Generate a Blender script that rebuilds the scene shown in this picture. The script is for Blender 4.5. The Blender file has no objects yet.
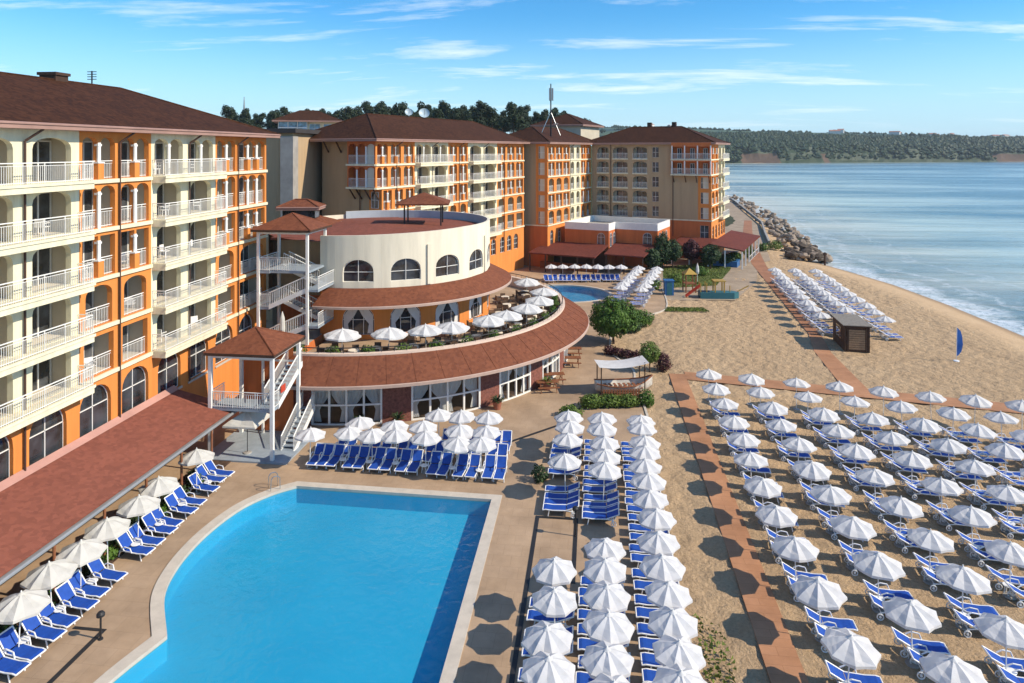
import bpy, bmesh, math, random
import numpy as np
from mathutils import Vector, Matrix, noise
from mathutils.geometry import tessellate_polygon
random.seed(7)
PI = math.pi
R_ = math.radians
sc = bpy.context.scene
col = sc.collection

# ------------------------------------------------------------------ camera
cam = bpy.data.cameras.new("camera")
cam.lens = 24.0
cam.sensor_width = 36.0
cam.shift_y = -0.187
cam.clip_start = 0.5
cam.clip_end = 12000
camo = bpy.data.objects.new("camera", cam)
col.objects.link(camo)
camo.location = (0, 0, 20)
camo.rotation_euler = (R_(90), 0, math.atan(83 / 683))
sc.camera = camo

# ------------------------------------------------------------------ light
SUN_EL = R_(36.5)
sd = Vector((0.99, -0.135, 0)).normalized() * math.cos(SUN_EL) + Vector((0, 0, math.sin(SUN_EL)))
sun = bpy.data.lights.new("sun", 'SUN')
sun.energy = 4.3
sun.angle = R_(0.53)
sun.color = (1.0, 0.88, 0.70)
suno = bpy.data.objects.new("sun", sun)
col.objects.link(suno)
suno.rotation_euler = sd.to_track_quat('Z', 'Y').to_euler()
suno.location = (60, -10, 60)

w = bpy.data.worlds.new("World")
sc.world = w
w.use_nodes = True
wt = w.node_tree
wt.nodes.clear()


def N(t, kind, **kw):
    n = t.nodes.new(kind)
    for k, v in kw.items():
        if hasattr(n, k):
            setattr(n, k, v)
    return n


def setin(n, **kw):
    for k, v in kw.items():
        n.inputs[k.replace('_', ' ')].default_value = v
    return n


wo = N(wt, 'ShaderNodeOutputWorld')
bg = N(wt, 'ShaderNodeBackground')
bg.inputs['Strength'].default_value = 0.15
sky = N(wt, 'ShaderNodeTexSky')
sky.sky_type = 'NISHITA'
sky.sun_disc = False
sky.sun_elevation = SUN_EL
sky.sun_rotation = math.atan2(sd.x, sd.y)
sky.altitude = 0
sky.air_density = 1.0
sky.dust_density = 0.05
sky.ozone_density = 3.0
hs = N(wt, 'ShaderNodeHueSaturation')
hs.inputs['Saturation'].default_value = 1.28
hs.inputs['Hue'].default_value = 0.49
wt.links.new(sky.outputs[0], hs.inputs['Color'])
tc = N(wt, 'ShaderNodeTexCoord')
# clouds live on a plane far above: direction / (z + small) gives natural foreshortening
sep = N(wt, 'ShaderNodeSeparateXYZ')
wt.links.new(tc.outputs['Generated'], sep.inputs[0])
za = N(wt, 'ShaderNodeMath', operation='ADD')
za.inputs[1].default_value = 0.10
wt.links.new(sep.outputs['Z'], za.inputs[0])
dx = N(wt, 'ShaderNodeMath', operation='DIVIDE')
dy = N(wt, 'ShaderNodeMath', operation='DIVIDE')
wt.links.new(sep.outputs['X'], dx.inputs[0])
wt.links.new(za.outputs[0], dx.inputs[1])
wt.links.new(sep.outputs['Y'], dy.inputs[0])
wt.links.new(za.outputs[0], dy.inputs[1])
cmb = N(wt, 'ShaderNodeCombineXYZ')
wt.links.new(dx.outputs[0], cmb.inputs[0])
wt.links.new(dy.outputs[0], cmb.inputs[1])
mp = N(wt, 'ShaderNodeMapping')
mp.inputs['Scale'].default_value = (0.42, 1.05, 1)
mp.inputs['Location'].default_value = (2.3, 0.4, 0)
wt.links.new(cmb.outputs[0], mp.inputs[0])
cn = setin(N(wt, 'ShaderNodeTexNoise'), Scale=1.35, Detail=9.0, Roughness=0.62, Distortion=0.35)
wt.links.new(mp.outputs[0], cn.inputs['Vector'])
cr = N(wt, 'ShaderNodeValToRGB')
cr.color_ramp.elements[0].position = 0.532
cr.color_ramp.elements[0].color = (0, 0, 0, 1)
cr.color_ramp.elements[1].position = 0.74
cr.color_ramp.elements[1].color = (0.9, 0.9, 0.9, 1)
wt.links.new(cn.outputs['Fac'], cr.inputs[0])
# clouds only well above the horizon line
zr = N(wt, 'ShaderNodeMapRange')
zr.inputs['From Min'].default_value = 0.0
zr.inputs['From Max'].default_value = 0.08
wt.links.new(sep.outputs['Z'], zr.inputs[0])
cm = N(wt, 'ShaderNodeMath', operation='MULTIPLY')
wt.links.new(cr.outputs[0], cm.inputs[0])
wt.links.new(zr.outputs[0], cm.inputs[1])
mix = N(wt, 'ShaderNodeMixRGB')
mix.inputs[2].default_value = (6.2, 6.4, 6.6, 1)
wt.links.new(cm.outputs[0], mix.inputs[0])
tint = N(wt, 'ShaderNodeMixRGB', blend_type='MULTIPLY')
tint.inputs[0].default_value = 1.0
tint.inputs[2].default_value = (0.46, 0.72, 0.88, 1)
wt.links.new(hs.outputs[0], tint.inputs[1])
hzr = N(wt, 'ShaderNodeMapRange')
hzr.interpolation_type = 'SMOOTHSTEP'
hzr.inputs['From Min'].default_value = -0.02
hzr.inputs['From Max'].default_value = 0.20
hzr.inputs['To Min'].default_value = 0.95
hzr.inputs['To Max'].default_value = 0.0
hmix = N(wt, 'ShaderNodeMixRGB')
hmix.inputs[2].default_value = (2.9, 4.3, 5.2, 1)
wt.links.new(sep.outputs['Z'], hzr.inputs[0])
wt.links.new(hzr.outputs[0], hmix.inputs[0])
wt.links.new(tint.outputs[0], hmix.inputs[1])
wt.links.new(hmix.outputs[0], mix.inputs[1])
wt.links.new(mix.outputs[0], bg.inputs['Color'])
wt.links.new(bg.outputs[0], wo.inputs['Surface'])

sc.view_settings.view_transform = 'Standard'
sc.view_settings.look = 'None'
sc.view_settings.exposure = 0.45
sc.view_settings.gamma = 1.0
sc.view_settings.use_curve_mapping = False
sc.cycles.max_bounces = 6
sc.cycles.transparent_max_bounces = 10
sc.cycles.caustics_reflective = False
sc.cycles.caustics_refractive = False
sc.cycles.use_denoising = True

# ------------------------------------------------------------------ materials
MATS = {}


def mat(name, c, rough=0.7, var=0.12, vs=0.6, bump=0.0, bs=8.0, spec=0.3, metal=0.0, c2=None, streak=False):
    """plain procedural material: base colour broken up by two noises in real size, optional bump"""
    if name in MATS:
        return MATS[name]
    m = bpy.data.materials.new(name)
    m.use_nodes = True
    t = m.node_tree
    b = t.nodes['Principled BSDF']
    b.inputs['Roughness'].default_value = rough
    b.inputs['Specular IOR Level'].default_value = spec
    b.inputs['Metallic'].default_value = metal
    g = N(t, 'ShaderNodeTexCoord')
    n1 = setin(N(t, 'ShaderNodeTexNoise'), Scale=vs, Detail=6.0, Roughness=0.65)
    src = g.outputs['Object']
    if streak:
        mm = N(t, 'ShaderNodeMapping')
        mm.inputs['Scale'].default_value = (2.2, 2.2, 0.22)
        t.links.new(src, mm.inputs[0])
        src = mm.outputs[0]
    t.links.new(src, n1.inputs['Vector'])
    r = N(t, 'ShaderNodeValToRGB')
    c2 = c2 or tuple(x * (1 - 2.2 * var) for x in c)
    r.color_ramp.elements[0].position = 0.3
    r.color_ramp.elements[0].color = (*c2, 1)
    r.color_ramp.elements[1].position = 0.62
    r.color_ramp.elements[1].color = (*c, 1)
    t.links.new(n1.outputs['Fac'], r.inputs[0])
    t.links.new(r.outputs[0], b.inputs['Base Color'])
    if bump:
        n2 = setin(N(t, 'ShaderNodeTexNoise'), Scale=bs, Detail=5.0, Roughness=0.6)
        t.links.new(g.outputs['Object'], n2.inputs['Vector'])
        bp = setin(N(t, 'ShaderNodeBump'), Strength=bump, Distance=0.1)
        t.links.new(n2.outputs['Fac'], bp.inputs['Height'])
        t.links.new(bp.outputs[0], b.inputs['Normal'])
    MATS[name] = m
    return m


CREAM = mat('cream_stucco', (0.80, 0.74, 0.53), 0.85, 0.10, 0.8, 0.15, 30, streak=True)
ORANGE = mat('orange_stucco', (0.72, 0.255, 0.06), 0.85, 0.09, 0.7, 0.15, 30, streak=True)
ORANGESH = mat('shaded_orange_stucco', (0.58, 0.165, 0.05), 0.85, 0.09, 0.7, 0.15, 30, streak=True)  # orange stucco darkened: shade of the camera-facing walls put into its colour
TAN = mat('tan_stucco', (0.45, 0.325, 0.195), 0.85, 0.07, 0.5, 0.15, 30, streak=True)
LOGGIA = mat('loggia_plaster', (0.66, 0.59, 0.46), 0.9, 0.05)
WHITE = mat('white_paint', (0.80, 0.79, 0.75), 0.5, 0.04, 2.0)
DRUM = mat('drum_stucco', (0.78, 0.71, 0.56), 0.85, 0.085, 0.5, 0.12, 30, streak=True)
PARAPET = mat('grey_membrane', (0.42, 0.47, 0.52), 0.7, 0.06)
FASCIA = mat('fascia_paint', (0.36, 0.22, 0.18), 0.6, 0.1)
PIPE = mat('brown_pipe', (0.07, 0.035, 0.025), 0.5, 0.1)
DARKWOOD = mat('dark_wood', (0.075, 0.04, 0.025), 0.7, 0.2, 3, 0.3, 20)
WOOD = mat('warm_wood', (0.26, 0.10, 0.045), 0.6, 0.15, 4, 0.2, 20)
BLACKM = mat('dark_metal', (0.025, 0.025, 0.027), 0.5, 0.1)
GREYM = mat('grey_metal', (0.32, 0.33, 0.34), 0.45, 0.1, metal=0.3)
STEEL = mat('steel', (0.6, 0.6, 0.6), 0.25, 0.05, metal=1.0)
BRICK = mat('red_brick', (0.26, 0.10, 0.075), 0.85, 0.25, 5.0, 0.4, 12)
PLASTIC = mat('white_plastic', (0.78, 0.78, 0.77), 0.4, 0.03)
BLUE = mat('blue_sling', (0.012, 0.072, 0.38), 0.65, 0.10, 5.0, 0.1, 60)
STONE = mat('pale_stone', (0.56, 0.50, 0.42), 0.7, 0.08, 1.5, 0.15, 20)
CONC = mat('grey_concrete', (0.36, 0.34, 0.31), 0.85, 0.12, 0.8, 0.2, 14)
STEPBLUE = mat('blue_grey_tiles', (0.30, 0.35, 0.40), 0.6, 0.1, 2)
SOIL = mat('planting_soil', (0.10, 0.06, 0.04), 0.95, 0.3, 3, 0.6, 10)
RATTAN = mat('rattan', (0.16, 0.10, 0.065), 0.7, 0.2, 20, 0.4, 60)
POTM = mat('clay_pot', (0.34, 0.13, 0.08), 0.8, 0.1)
CLOTH = mat('cream_cloth', (0.74, 0.66, 0.55), 0.9, 0.05)
BARK = mat('bark', (0.10, 0.065, 0.045), 0.95, 0.25, 4, 0.6, 14)
YELLOWP = mat('yellow_plastic', (0.42, 0.27, 0.06), 0.45, 0.05)
REDP = mat('red_plastic', (0.50, 0.06, 0.03), 0.45, 0.05)
BLUEP = mat('blue_plastic', (0.03, 0.13, 0.32), 0.45, 0.05)
TEALP = mat('teal_plastic', (0.03, 0.13, 0.16), 0.45, 0.05)


def leafmat(name, c, c2):
    m = bpy.data.materials.new(name)
    m.use_nodes = True
    t = m.node_tree
    b = t.nodes['Principled BSDF']
    b.inputs['Roughness'].default_value = 0.6
    b.inputs['Specular IOR Level'].default_value = 0.25
    g = N(t, 'ShaderNodeTexCoord')
    n1 = setin(N(t, 'ShaderNodeTexNoise'), Scale=1.3, Detail=4.0)
    t.links.new(g.outputs['Object'], n1.inputs['Vector'])
    r = N(t, 'ShaderNodeValToRGB')
    r.color_ramp.elements[0].position = 0.35
    r.color_ramp.elements[0].color = (*c2, 1)
    r.color_ramp.elements[1].position = 0.65
    r.color_ramp.elements[1].color = (*c, 1)
    t.links.new(n1.outputs['Fac'], r.inputs[0])
    t.links.new(r.outputs[0], b.inputs['Base Color'])
    MATS[name] = m
    return m


LEAF = leafmat('leaf_green', (0.085, 0.16, 0.018), (0.04, 0.09, 0.012))
LEAFL = leafmat('leaf_bright', (0.13, 0.19, 0.03), (0.07, 0.12, 0.02))
LEAFD = leafmat('leaf_dark', (0.04, 0.075, 0.022), (0.018, 0.036, 0.014))
LEAFP = leafmat('leaf_purple', (0.085, 0.022, 0.028), (0.045, 0.015, 0.016))
LEAFPINE = leafmat('leaf_pine', (0.030, 0.050, 0.020), (0.014, 0.026, 0.013))


def canopy_fabric(name, c, trans=0.25):
    m = bpy.data.materials.new(name)
    m.use_nodes = True
    t = m.node_tree
    o = t.nodes['Material Output']
    b = t.nodes['Principled BSDF']
    b.inputs['Base Color'].default_value = (*c, 1)
    b.inputs['Roughness'].default_value = 0.85
    b.inputs['Specular IOR Level'].default_value = 0.15
    g = N(t, 'ShaderNodeTexCoord')
    n1 = setin(N(t, 'ShaderNodeTexNoise'), Scale=2.2, Detail=5.0)
    t.links.new(g.outputs['Object'], n1.inputs['Vector'])
    r = N(t, 'ShaderNodeValToRGB')
    r.color_ramp.elements[0].position = 0.3
    r.color_ramp.elements[0].color = (c[0] * 0.88, c[1] * 0.88, c[2] * 0.87, 1)
    r.color_ramp.elements[1].position = 0.55
    r.color_ramp.elements[1].color = (*c, 1)
    t.links.new(n1.outputs['Fac'], r.inputs[0])
    t.links.new(r.outputs[0], b.inputs['Base Color'])
    bp = setin(N(t, 'ShaderNodeBump'), Strength=0.25, Distance=0.1)
    t.links.new(n1.outputs['Fac'], bp.inputs['Height'])
    t.links.new(bp.outputs[0], b.inputs['Normal'])
    tr = N(t, 'ShaderNodeBsdfTranslucent')
    tr.inputs['Color'].default_value = (*c, 1)
    mx = N(t, 'ShaderNodeMixShader')
    mx.inputs[0].default_value = trans
    t.links.new(b.outputs[0], mx.inputs[1])
    t.links.new(tr.outputs[0], mx.inputs[2])
    t.links.new(mx.outputs[0], o.inputs[0])
    return m


FAB = canopy_fabric('white_canvas', (0.72, 0.715, 0.71))
FABC = canopy_fabric('cream_canvas', (0.69, 0.67, 0.61))
CURT = canopy_fabric('curtain_voile', (0.86, 0.85, 0.83), 0.25)


def tilemat(name, c, c2, period=0.32, rough=0.75):
    """roof tiles: courses follow the height of the slope, broken by noise"""
    m = bpy.data.materials.new(name)
    m.use_nodes = True
    t = m.node_tree
    b = t.nodes['Principled BSDF']
    b.inputs['Roughness'].default_value = rough
    b.inputs['Specular IOR Level'].default_value = 0.08
    g = N(t, 'ShaderNodeTexCoord')
    s = N(t, 'ShaderNodeSeparateXYZ')
    t.links.new(g.outputs['Object'], s.inputs[0])
    mu = N(t, 'ShaderNodeMath', operation='DIVIDE')
    mu.inputs[1].default_value = period
    t.links.new(s.outputs['Z'], mu.inputs[0])
    fr = N(t, 'ShaderNodeMath', operation='FRACT')
    t.links.new(mu.outputs[0], fr.inputs[0])
    n1 = setin(N(t, 'ShaderNodeTexNoise'), Scale=0.45, Detail=8.0, Roughness=0.7)
    t.links.new(g.outputs['Object'], n1.inputs['Vector'])
    n2 = setin(N(t, 'ShaderNodeTexVoronoi'), Scale=4.6)
    t.links.new(g.outputs['Object'], n2.inputs['Vector'])
    ad = N(t, 'ShaderNodeMixRGB')
    ad.inputs[0].default_value = 0.5
    t.links.new(n1.outputs['Fac'], ad.inputs[1])
    t.links.new(n2.outputs['Color'], ad.inputs[2])
    r = N(t, 'ShaderNodeValToRGB')
    r.color_ramp.elements[0].position = 0.3
    r.color_ramp.elements[0].color = (*c2, 1)
    r.color_ramp.elements[1].position = 0.68
    r.color_ramp.elements[1].color = (*c, 1)
    t.links.new(ad.outputs[0], r.inputs[0])
    t.links.new(r.outputs[0], b.inputs['Base Color'])
    bp = setin(N(t, 'ShaderNodeBump'), Strength=0.35, Distance=0.05)
    t.links.new(fr.outputs[0], bp.inputs['Height'])
    t.links.new(bp.outputs[0], b.inputs['Normal'])
    return m


ROOF = tilemat('brown_roof_tiles', (0.070, 0.029, 0.015), (0.034, 0.015, 0.009), 0.14)
SHINGLE = tilemat('red_shingles', (0.205, 0.074, 0.040), (0.14, 0.050, 0.029), 0.13)
CANOPYR = tilemat('walkway_roofing', (0.25, 0.088, 0.060), (0.18, 0.064, 0.045), 0.045)


def glassmat(name, c, rough=0.05):
    m = bpy.data.materials.new(name)
    m.use_nodes = True
    t = m.node_tree
    b = t.nodes['Principled BSDF']
    b.inputs['Base Color'].default_value = (*c, 1)
    b.inputs['Roughness'].default_value = rough
    b.inputs['Specular IOR Level'].default_value = 0.9
    g = N(t, 'ShaderNodeTexCoord')
    n1 = setin(N(t, 'ShaderNodeTexNoise'), Scale=0.9, Detail=3.0)
    t.links.new(g.outputs['Object'], n1.inputs['Vector'])
    r = N(t, 'ShaderNodeValToRGB')
    r.color_ramp.elements[0].position = 0.35
    r.color_ramp.elements[0].color = (c[0] * 0.4, c[1] * 0.4, c[2] * 0.4, 1)
    r.color_ramp.elements[1].position = 0.7
    r.color_ramp.elements[1].color = (c[0] * 1.8, c[1] * 1.8, c[2] * 1.9, 1)
    t.links.new(n1.outputs['Fac'], r.inputs[0])
    t.links.new(r.outputs[0], b.inputs['Base Color'])
    n2 = setin(N(t, 'ShaderNodeTexNoise'), Scale=0.7, Detail=1.0)
    t.links.new(g.outputs['Object'], n2.inputs['Vector'])
    bp = setin(N(t, 'ShaderNodeBump'), Strength=0.06, Distance=0.2)
    t.links.new(n2.outputs['Fac'], bp.inputs['Height'])
    t.links.new(bp.outputs[0], b.inputs['Normal'])
    return m


GLASS = glassmat('dark_window_glass', (0.035, 0.04, 0.045))
DOORG = glassmat('door_glass', (0.06, 0.065, 0.07), 0.1)
TOWERG = glassmat('blue_tower_glass', (0.10, 0.22, 0.34), 0.06)


def clearglass(name):
    m = bpy.data.materials.new(name)
    m.use_nodes = True
    t = m.node_tree
    o = t.nodes['Material Output']
    t.nodes.remove(t.nodes['Principled BSDF'])
    tr = N(t, 'ShaderNodeBsdfTransparent')
    tr.inputs[0].default_value = (0.86, 0.88, 0.88, 1)
    gl = N(t, 'ShaderNodeBsdfGlossy')
    gl.inputs['Roughness'].default_value = 0.04
    lw_ = N(t, 'ShaderNodeLayerWeight')
    lw_.inputs[0].default_value = 0.5
    pw_ = N(t, 'ShaderNodeMath', operation='POWER')
    pw_.inputs[1].default_value = 4.0
    t.links.new(lw_.outputs['Facing'], pw_.inputs[0])
    fr = N(t, 'ShaderNodeMath', operation='MULTIPLY_ADD')
    fr.inputs[1].default_value = 0.6
    fr.inputs[2].default_value = 0.04
    t.links.new(pw_.outputs[0], fr.inputs[0])
    mx = N(t, 'ShaderNodeMixShader')
    t.links.new(fr.outputs[0], mx.inputs[0])
    t.links.new(tr.outputs[0], mx.inputs[1])
    t.links.new(gl.outputs[0], mx.inputs[2])
    t.links.new(mx.outputs[0], o.inputs[0])
    return m


CLEAR = clearglass('restaurant_glass')

# ------------------------------------------------------------------ mesh helpers


class MB:
    def __init__(self):
        self.v = []
        self.f = []
        self.m = []
        self.mi = 0

    def add(self, vs, fs):
        o = len(self.v)
        self.v.extend(vs)
        for f in fs:
            self.f.append(tuple(i + o for i in f))
            self.m.append(self.mi)
        return self

    def quad(self, a, b, c, d):
        return self.add([a, b, c, d], [(0, 1, 2, 3)])

    def box(self, x0, y0, z0, x1, y1, z1, T=None):
        if x0 > x1:
            x0, x1 = x1, x0
        if y0 > y1:
            y0, y1 = y1, y0
        if z0 > z1:
            z0, z1 = z1, z0
        vs = [(x0, y0, z0), (x1, y0, z0), (x1, y1, z0), (x0, y1, z0), (x0, y0, z1), (x1, y0, z1), (x1, y1, z1), (x0, y1, z1)]
        if T:
            vs = [T(*p) for p in vs]
        return self.add(vs, [(0, 3, 2, 1), (4, 5, 6, 7), (0, 1, 5, 4), (1, 2, 6, 5), (2, 3, 7, 6), (3, 0, 4, 7)])

    def tube(self, p, q, r, n=6, r2=None, cap=True):
        p = Vector(p)
        q = Vector(q)
        d = (q - p)
        if d.length < 1e-6:
            return self
        d.normalize()
        a = d.cross(Vector((0, 0, 1)))
        if a.length < 1e-3:
            a = d.cross(Vector((0, 1, 0)))
        a.normalize()
        b = d.cross(a)
        r2 = r if r2 is None else r2
        vs = []
        for i in range(n):
            t = 2 * PI * (i + .5) / n
            o = a * math.cos(t) + b * math.sin(t)
            vs.append(tuple(p + o * r))
            vs.append(tuple(q + o * r2))
        fs = [(2 * i, 2 * i + 1, (2 * i + 3) % (2 * n), (2 * i + 2) % (2 * n)) for i in range(n)]
        if cap:
            fs.append(tuple(2 * i for i in range(n)))
            fs.append(tuple(2 * i + 1 for i in reversed(range(n))))
        return self.add(vs, fs)

    def path(self, pts, r, n=6):
        for a, b in zip(pts[:-1], pts[1:]):
            self.tube(a, b, r, n)
        return self

    def lathe(self, prof, n=16, c=(0, 0, 0)):
        vs = []
        for (r, z) in prof:
            for i in range(n):
                t = 2 * PI * i / n
                vs.append((c[0] + r * math.cos(t), c[1] + r * math.sin(t), c[2] + z))
        fs = []
        for k in range(len(prof) - 1):
            for i in range(n):
                j = (i + 1) % n
                fs.append((k * n + i, k * n + j, (k + 1) * n + j, (k + 1) * n + i))
        return self.add(vs, fs)

    def arc(self, prof, a0, a1, n, c=(0, 0), closed=False, caps=True):
        """sweep an (R, z) profile around c from angle a0 to a1 (degrees)"""
        vs = []
        P = len(prof)
        for i in range(n + 1):
            t = R_(a0 + (a1 - a0) * i / n)
            for (r, z) in prof:
                vs.append((c[0] + r * math.cos(t), c[1] + r * math.sin(t), z))
        fs = []
        K = P if closed else P - 1
        for i in range(n):
            for k in range(K):
                l = (k + 1) % P
                fs.append((i * P + k, (i + 1) * P + k, (i + 1) * P + l, i * P + l))
        if closed and caps:
            fs.append(tuple(range(P)))
            fs.append(tuple(n * P + k for k in reversed(range(P))))
        return self.add(vs, fs)

    def prism(self, poly, z0, z1, top=True, bottom=False):
        n = len(poly)
        vs = [(x, y, z0) for x, y in poly] + [(x, y, z1) for x, y in poly]
        fs = [(i, (i + 1) % n, n + (i + 1) % n, n + i) for i in range(n)]
        if top:
            fs.append(tuple(range(n, 2 * n)))
        if bottom:
            fs.append(tuple(reversed(range(n))))
        return self.add(vs, fs)

    def sheet(self, loops, z):
        """flat polygon with holes"""
        L = [[Vector((x, y, 0)) for x, y in lp] for lp in loops]
        tri = tessellate_polygon(L)
        flat = [p for lp in loops for p in lp]
        fs = []
        for t in tri:
            (ax, ay), (bx, by), (cx, cy) = (flat[i] for i in t)
            if (bx - ax) * (cy - ay) - (by - ay) * (cx - ax) < 0:
                t = tuple(reversed(t))
            fs.append(tuple(t))
        return self.add([(x, y, z) for x, y in flat], fs)

    def build(self, name, m, parent=None, smooth=False):
        me = bpy.data.meshes.new(name)
        me.from_pydata(self.v, [], self.f)
        ms = m if isinstance(m, (list, tuple)) else [m]
        for q in ms:
            me.materials.append(q)
        if len(ms) > 1:
            me.polygons.foreach_set('material_index', self.m)
        if smooth:
            me.polygons.foreach_set('use_smooth', [True] * len(me.polygons))
        me.update()
        o = bpy.data.objects.new(name, me)
        col.objects.link(o)
        if parent:
            o.parent = parent
        return o


def tag(o, label, cat, group=None, kind=None):
    if label:
        o['label'] = label
    if cat:
        o['category'] = cat
    if group:
        o['group'] = group
    if kind:
        o['kind'] = kind
    return o


def struct(o, kind='structure'):
    o['kind'] = kind
    return o


def empty(name, loc=(0, 0, 0), rz=0.0, label=None, cat=None, group=None):
    o = bpy.data.objects.new(name, None)
    o.empty_display_size = 0.2
    o.location = loc
    o.rotation_euler = (0, 0, rz)
    col.objects.link(o)
    return tag(o, label, cat, group)


KIDS = {}


def copy_tree(o, parent=None):
    c = o.copy()
    col.objects.link(c)
    c.parent = parent
    for ch in KIDS.setdefault(o.name, list(o.children)):
        copy_tree(ch, c)
    return c


USED = set()


def place(proto, loc, rz, label, group, tilt=0.0, scale=1.0):
    """first use moves the prototype itself, later uses copy it"""
    if proto.name in USED:
        o = copy_tree(proto)
    else:
        o = proto
        USED.add(proto.name)
        KIDS[proto.name] = list(proto.children)
    o.location = loc
    ta = random.uniform(0, 2 * PI)
    o.rotation_euler = (tilt * math.cos(ta), tilt * math.sin(ta), rz)
    o.scale = (scale, scale, scale)
    tag(o, label, None, group)
    return o


ORD = ['first', 'second', 'third', 'fourth', 'fifth', 'sixth', 'seventh', 'eighth', 'ninth', 'tenth', 'eleventh', 'twelfth',
       'thirteenth', 'fourteenth', 'fifteenth', 'sixteenth', 'seventeenth', 'eighteenth', 'nineteenth', 'twentieth']

# ------------------------------------------------------------------ ground, sand, sea
SHORE = [(-400, 50), (0, 49.5), (60, 48.8), (84, 48.4), (97.6, 48.0), (111.7, 46.6), (124.6, 43.6), (132.8, 41.2), (148, 43.2), (167, 46.5), (189, 49.2),
         (237, 54.0), (311, 58.0), (420, 66), (700, 100), (1000, 150), (1090, 190), (1180, 420), (1330, 800), (1620, 1450), (2100, 2600), (2600, 3800)]
sy = np.array([p[0] for p in SHORE], float)
sx = np.array([p[1] for p in SHORE], float)


def shore_x(y):
    return np.interp(y, sy, sx)


def gridmesh(name, xs, ys, zf, m, attr=None):
    X, Y = np.meshgrid(xs, ys)
    Z = zf(X, Y)
    nx, ny = len(xs), len(ys)
    v = np.stack([X.ravel(), Y.ravel(), Z.ravel()], 1)
    i = np.arange(nx * ny).reshape(ny, nx)
    f = np.stack([i[:-1, :-1].ravel(), i[:-1, 1:].ravel(), i[1:, 1:].ravel(), i[1:, :-1].ravel()], 1)
    me = bpy.data.meshes.new(name)
    me.from_pydata(v.tolist(), [], f.tolist())
    me.materials.append(m)
    me.polygons.foreach_set('use_smooth', [True] * len(me.polygons))
    if attr is not None:
        a = me.attributes.new('shore', 'FLOAT', 'POINT')
        a.data.foreach_set('value', attr(X, Y).ravel().astype(np.float32))
    me.update()
    o = bpy.data.objects.new(name, me)
    col.objects.link(o)
    return o


def spread(segs):
    out = []
    for a, b, s in segs:
        out.extend(np.arange(a, b, s).tolist())
    out.append(segs[-1][1])
    return np.array(out)


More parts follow.
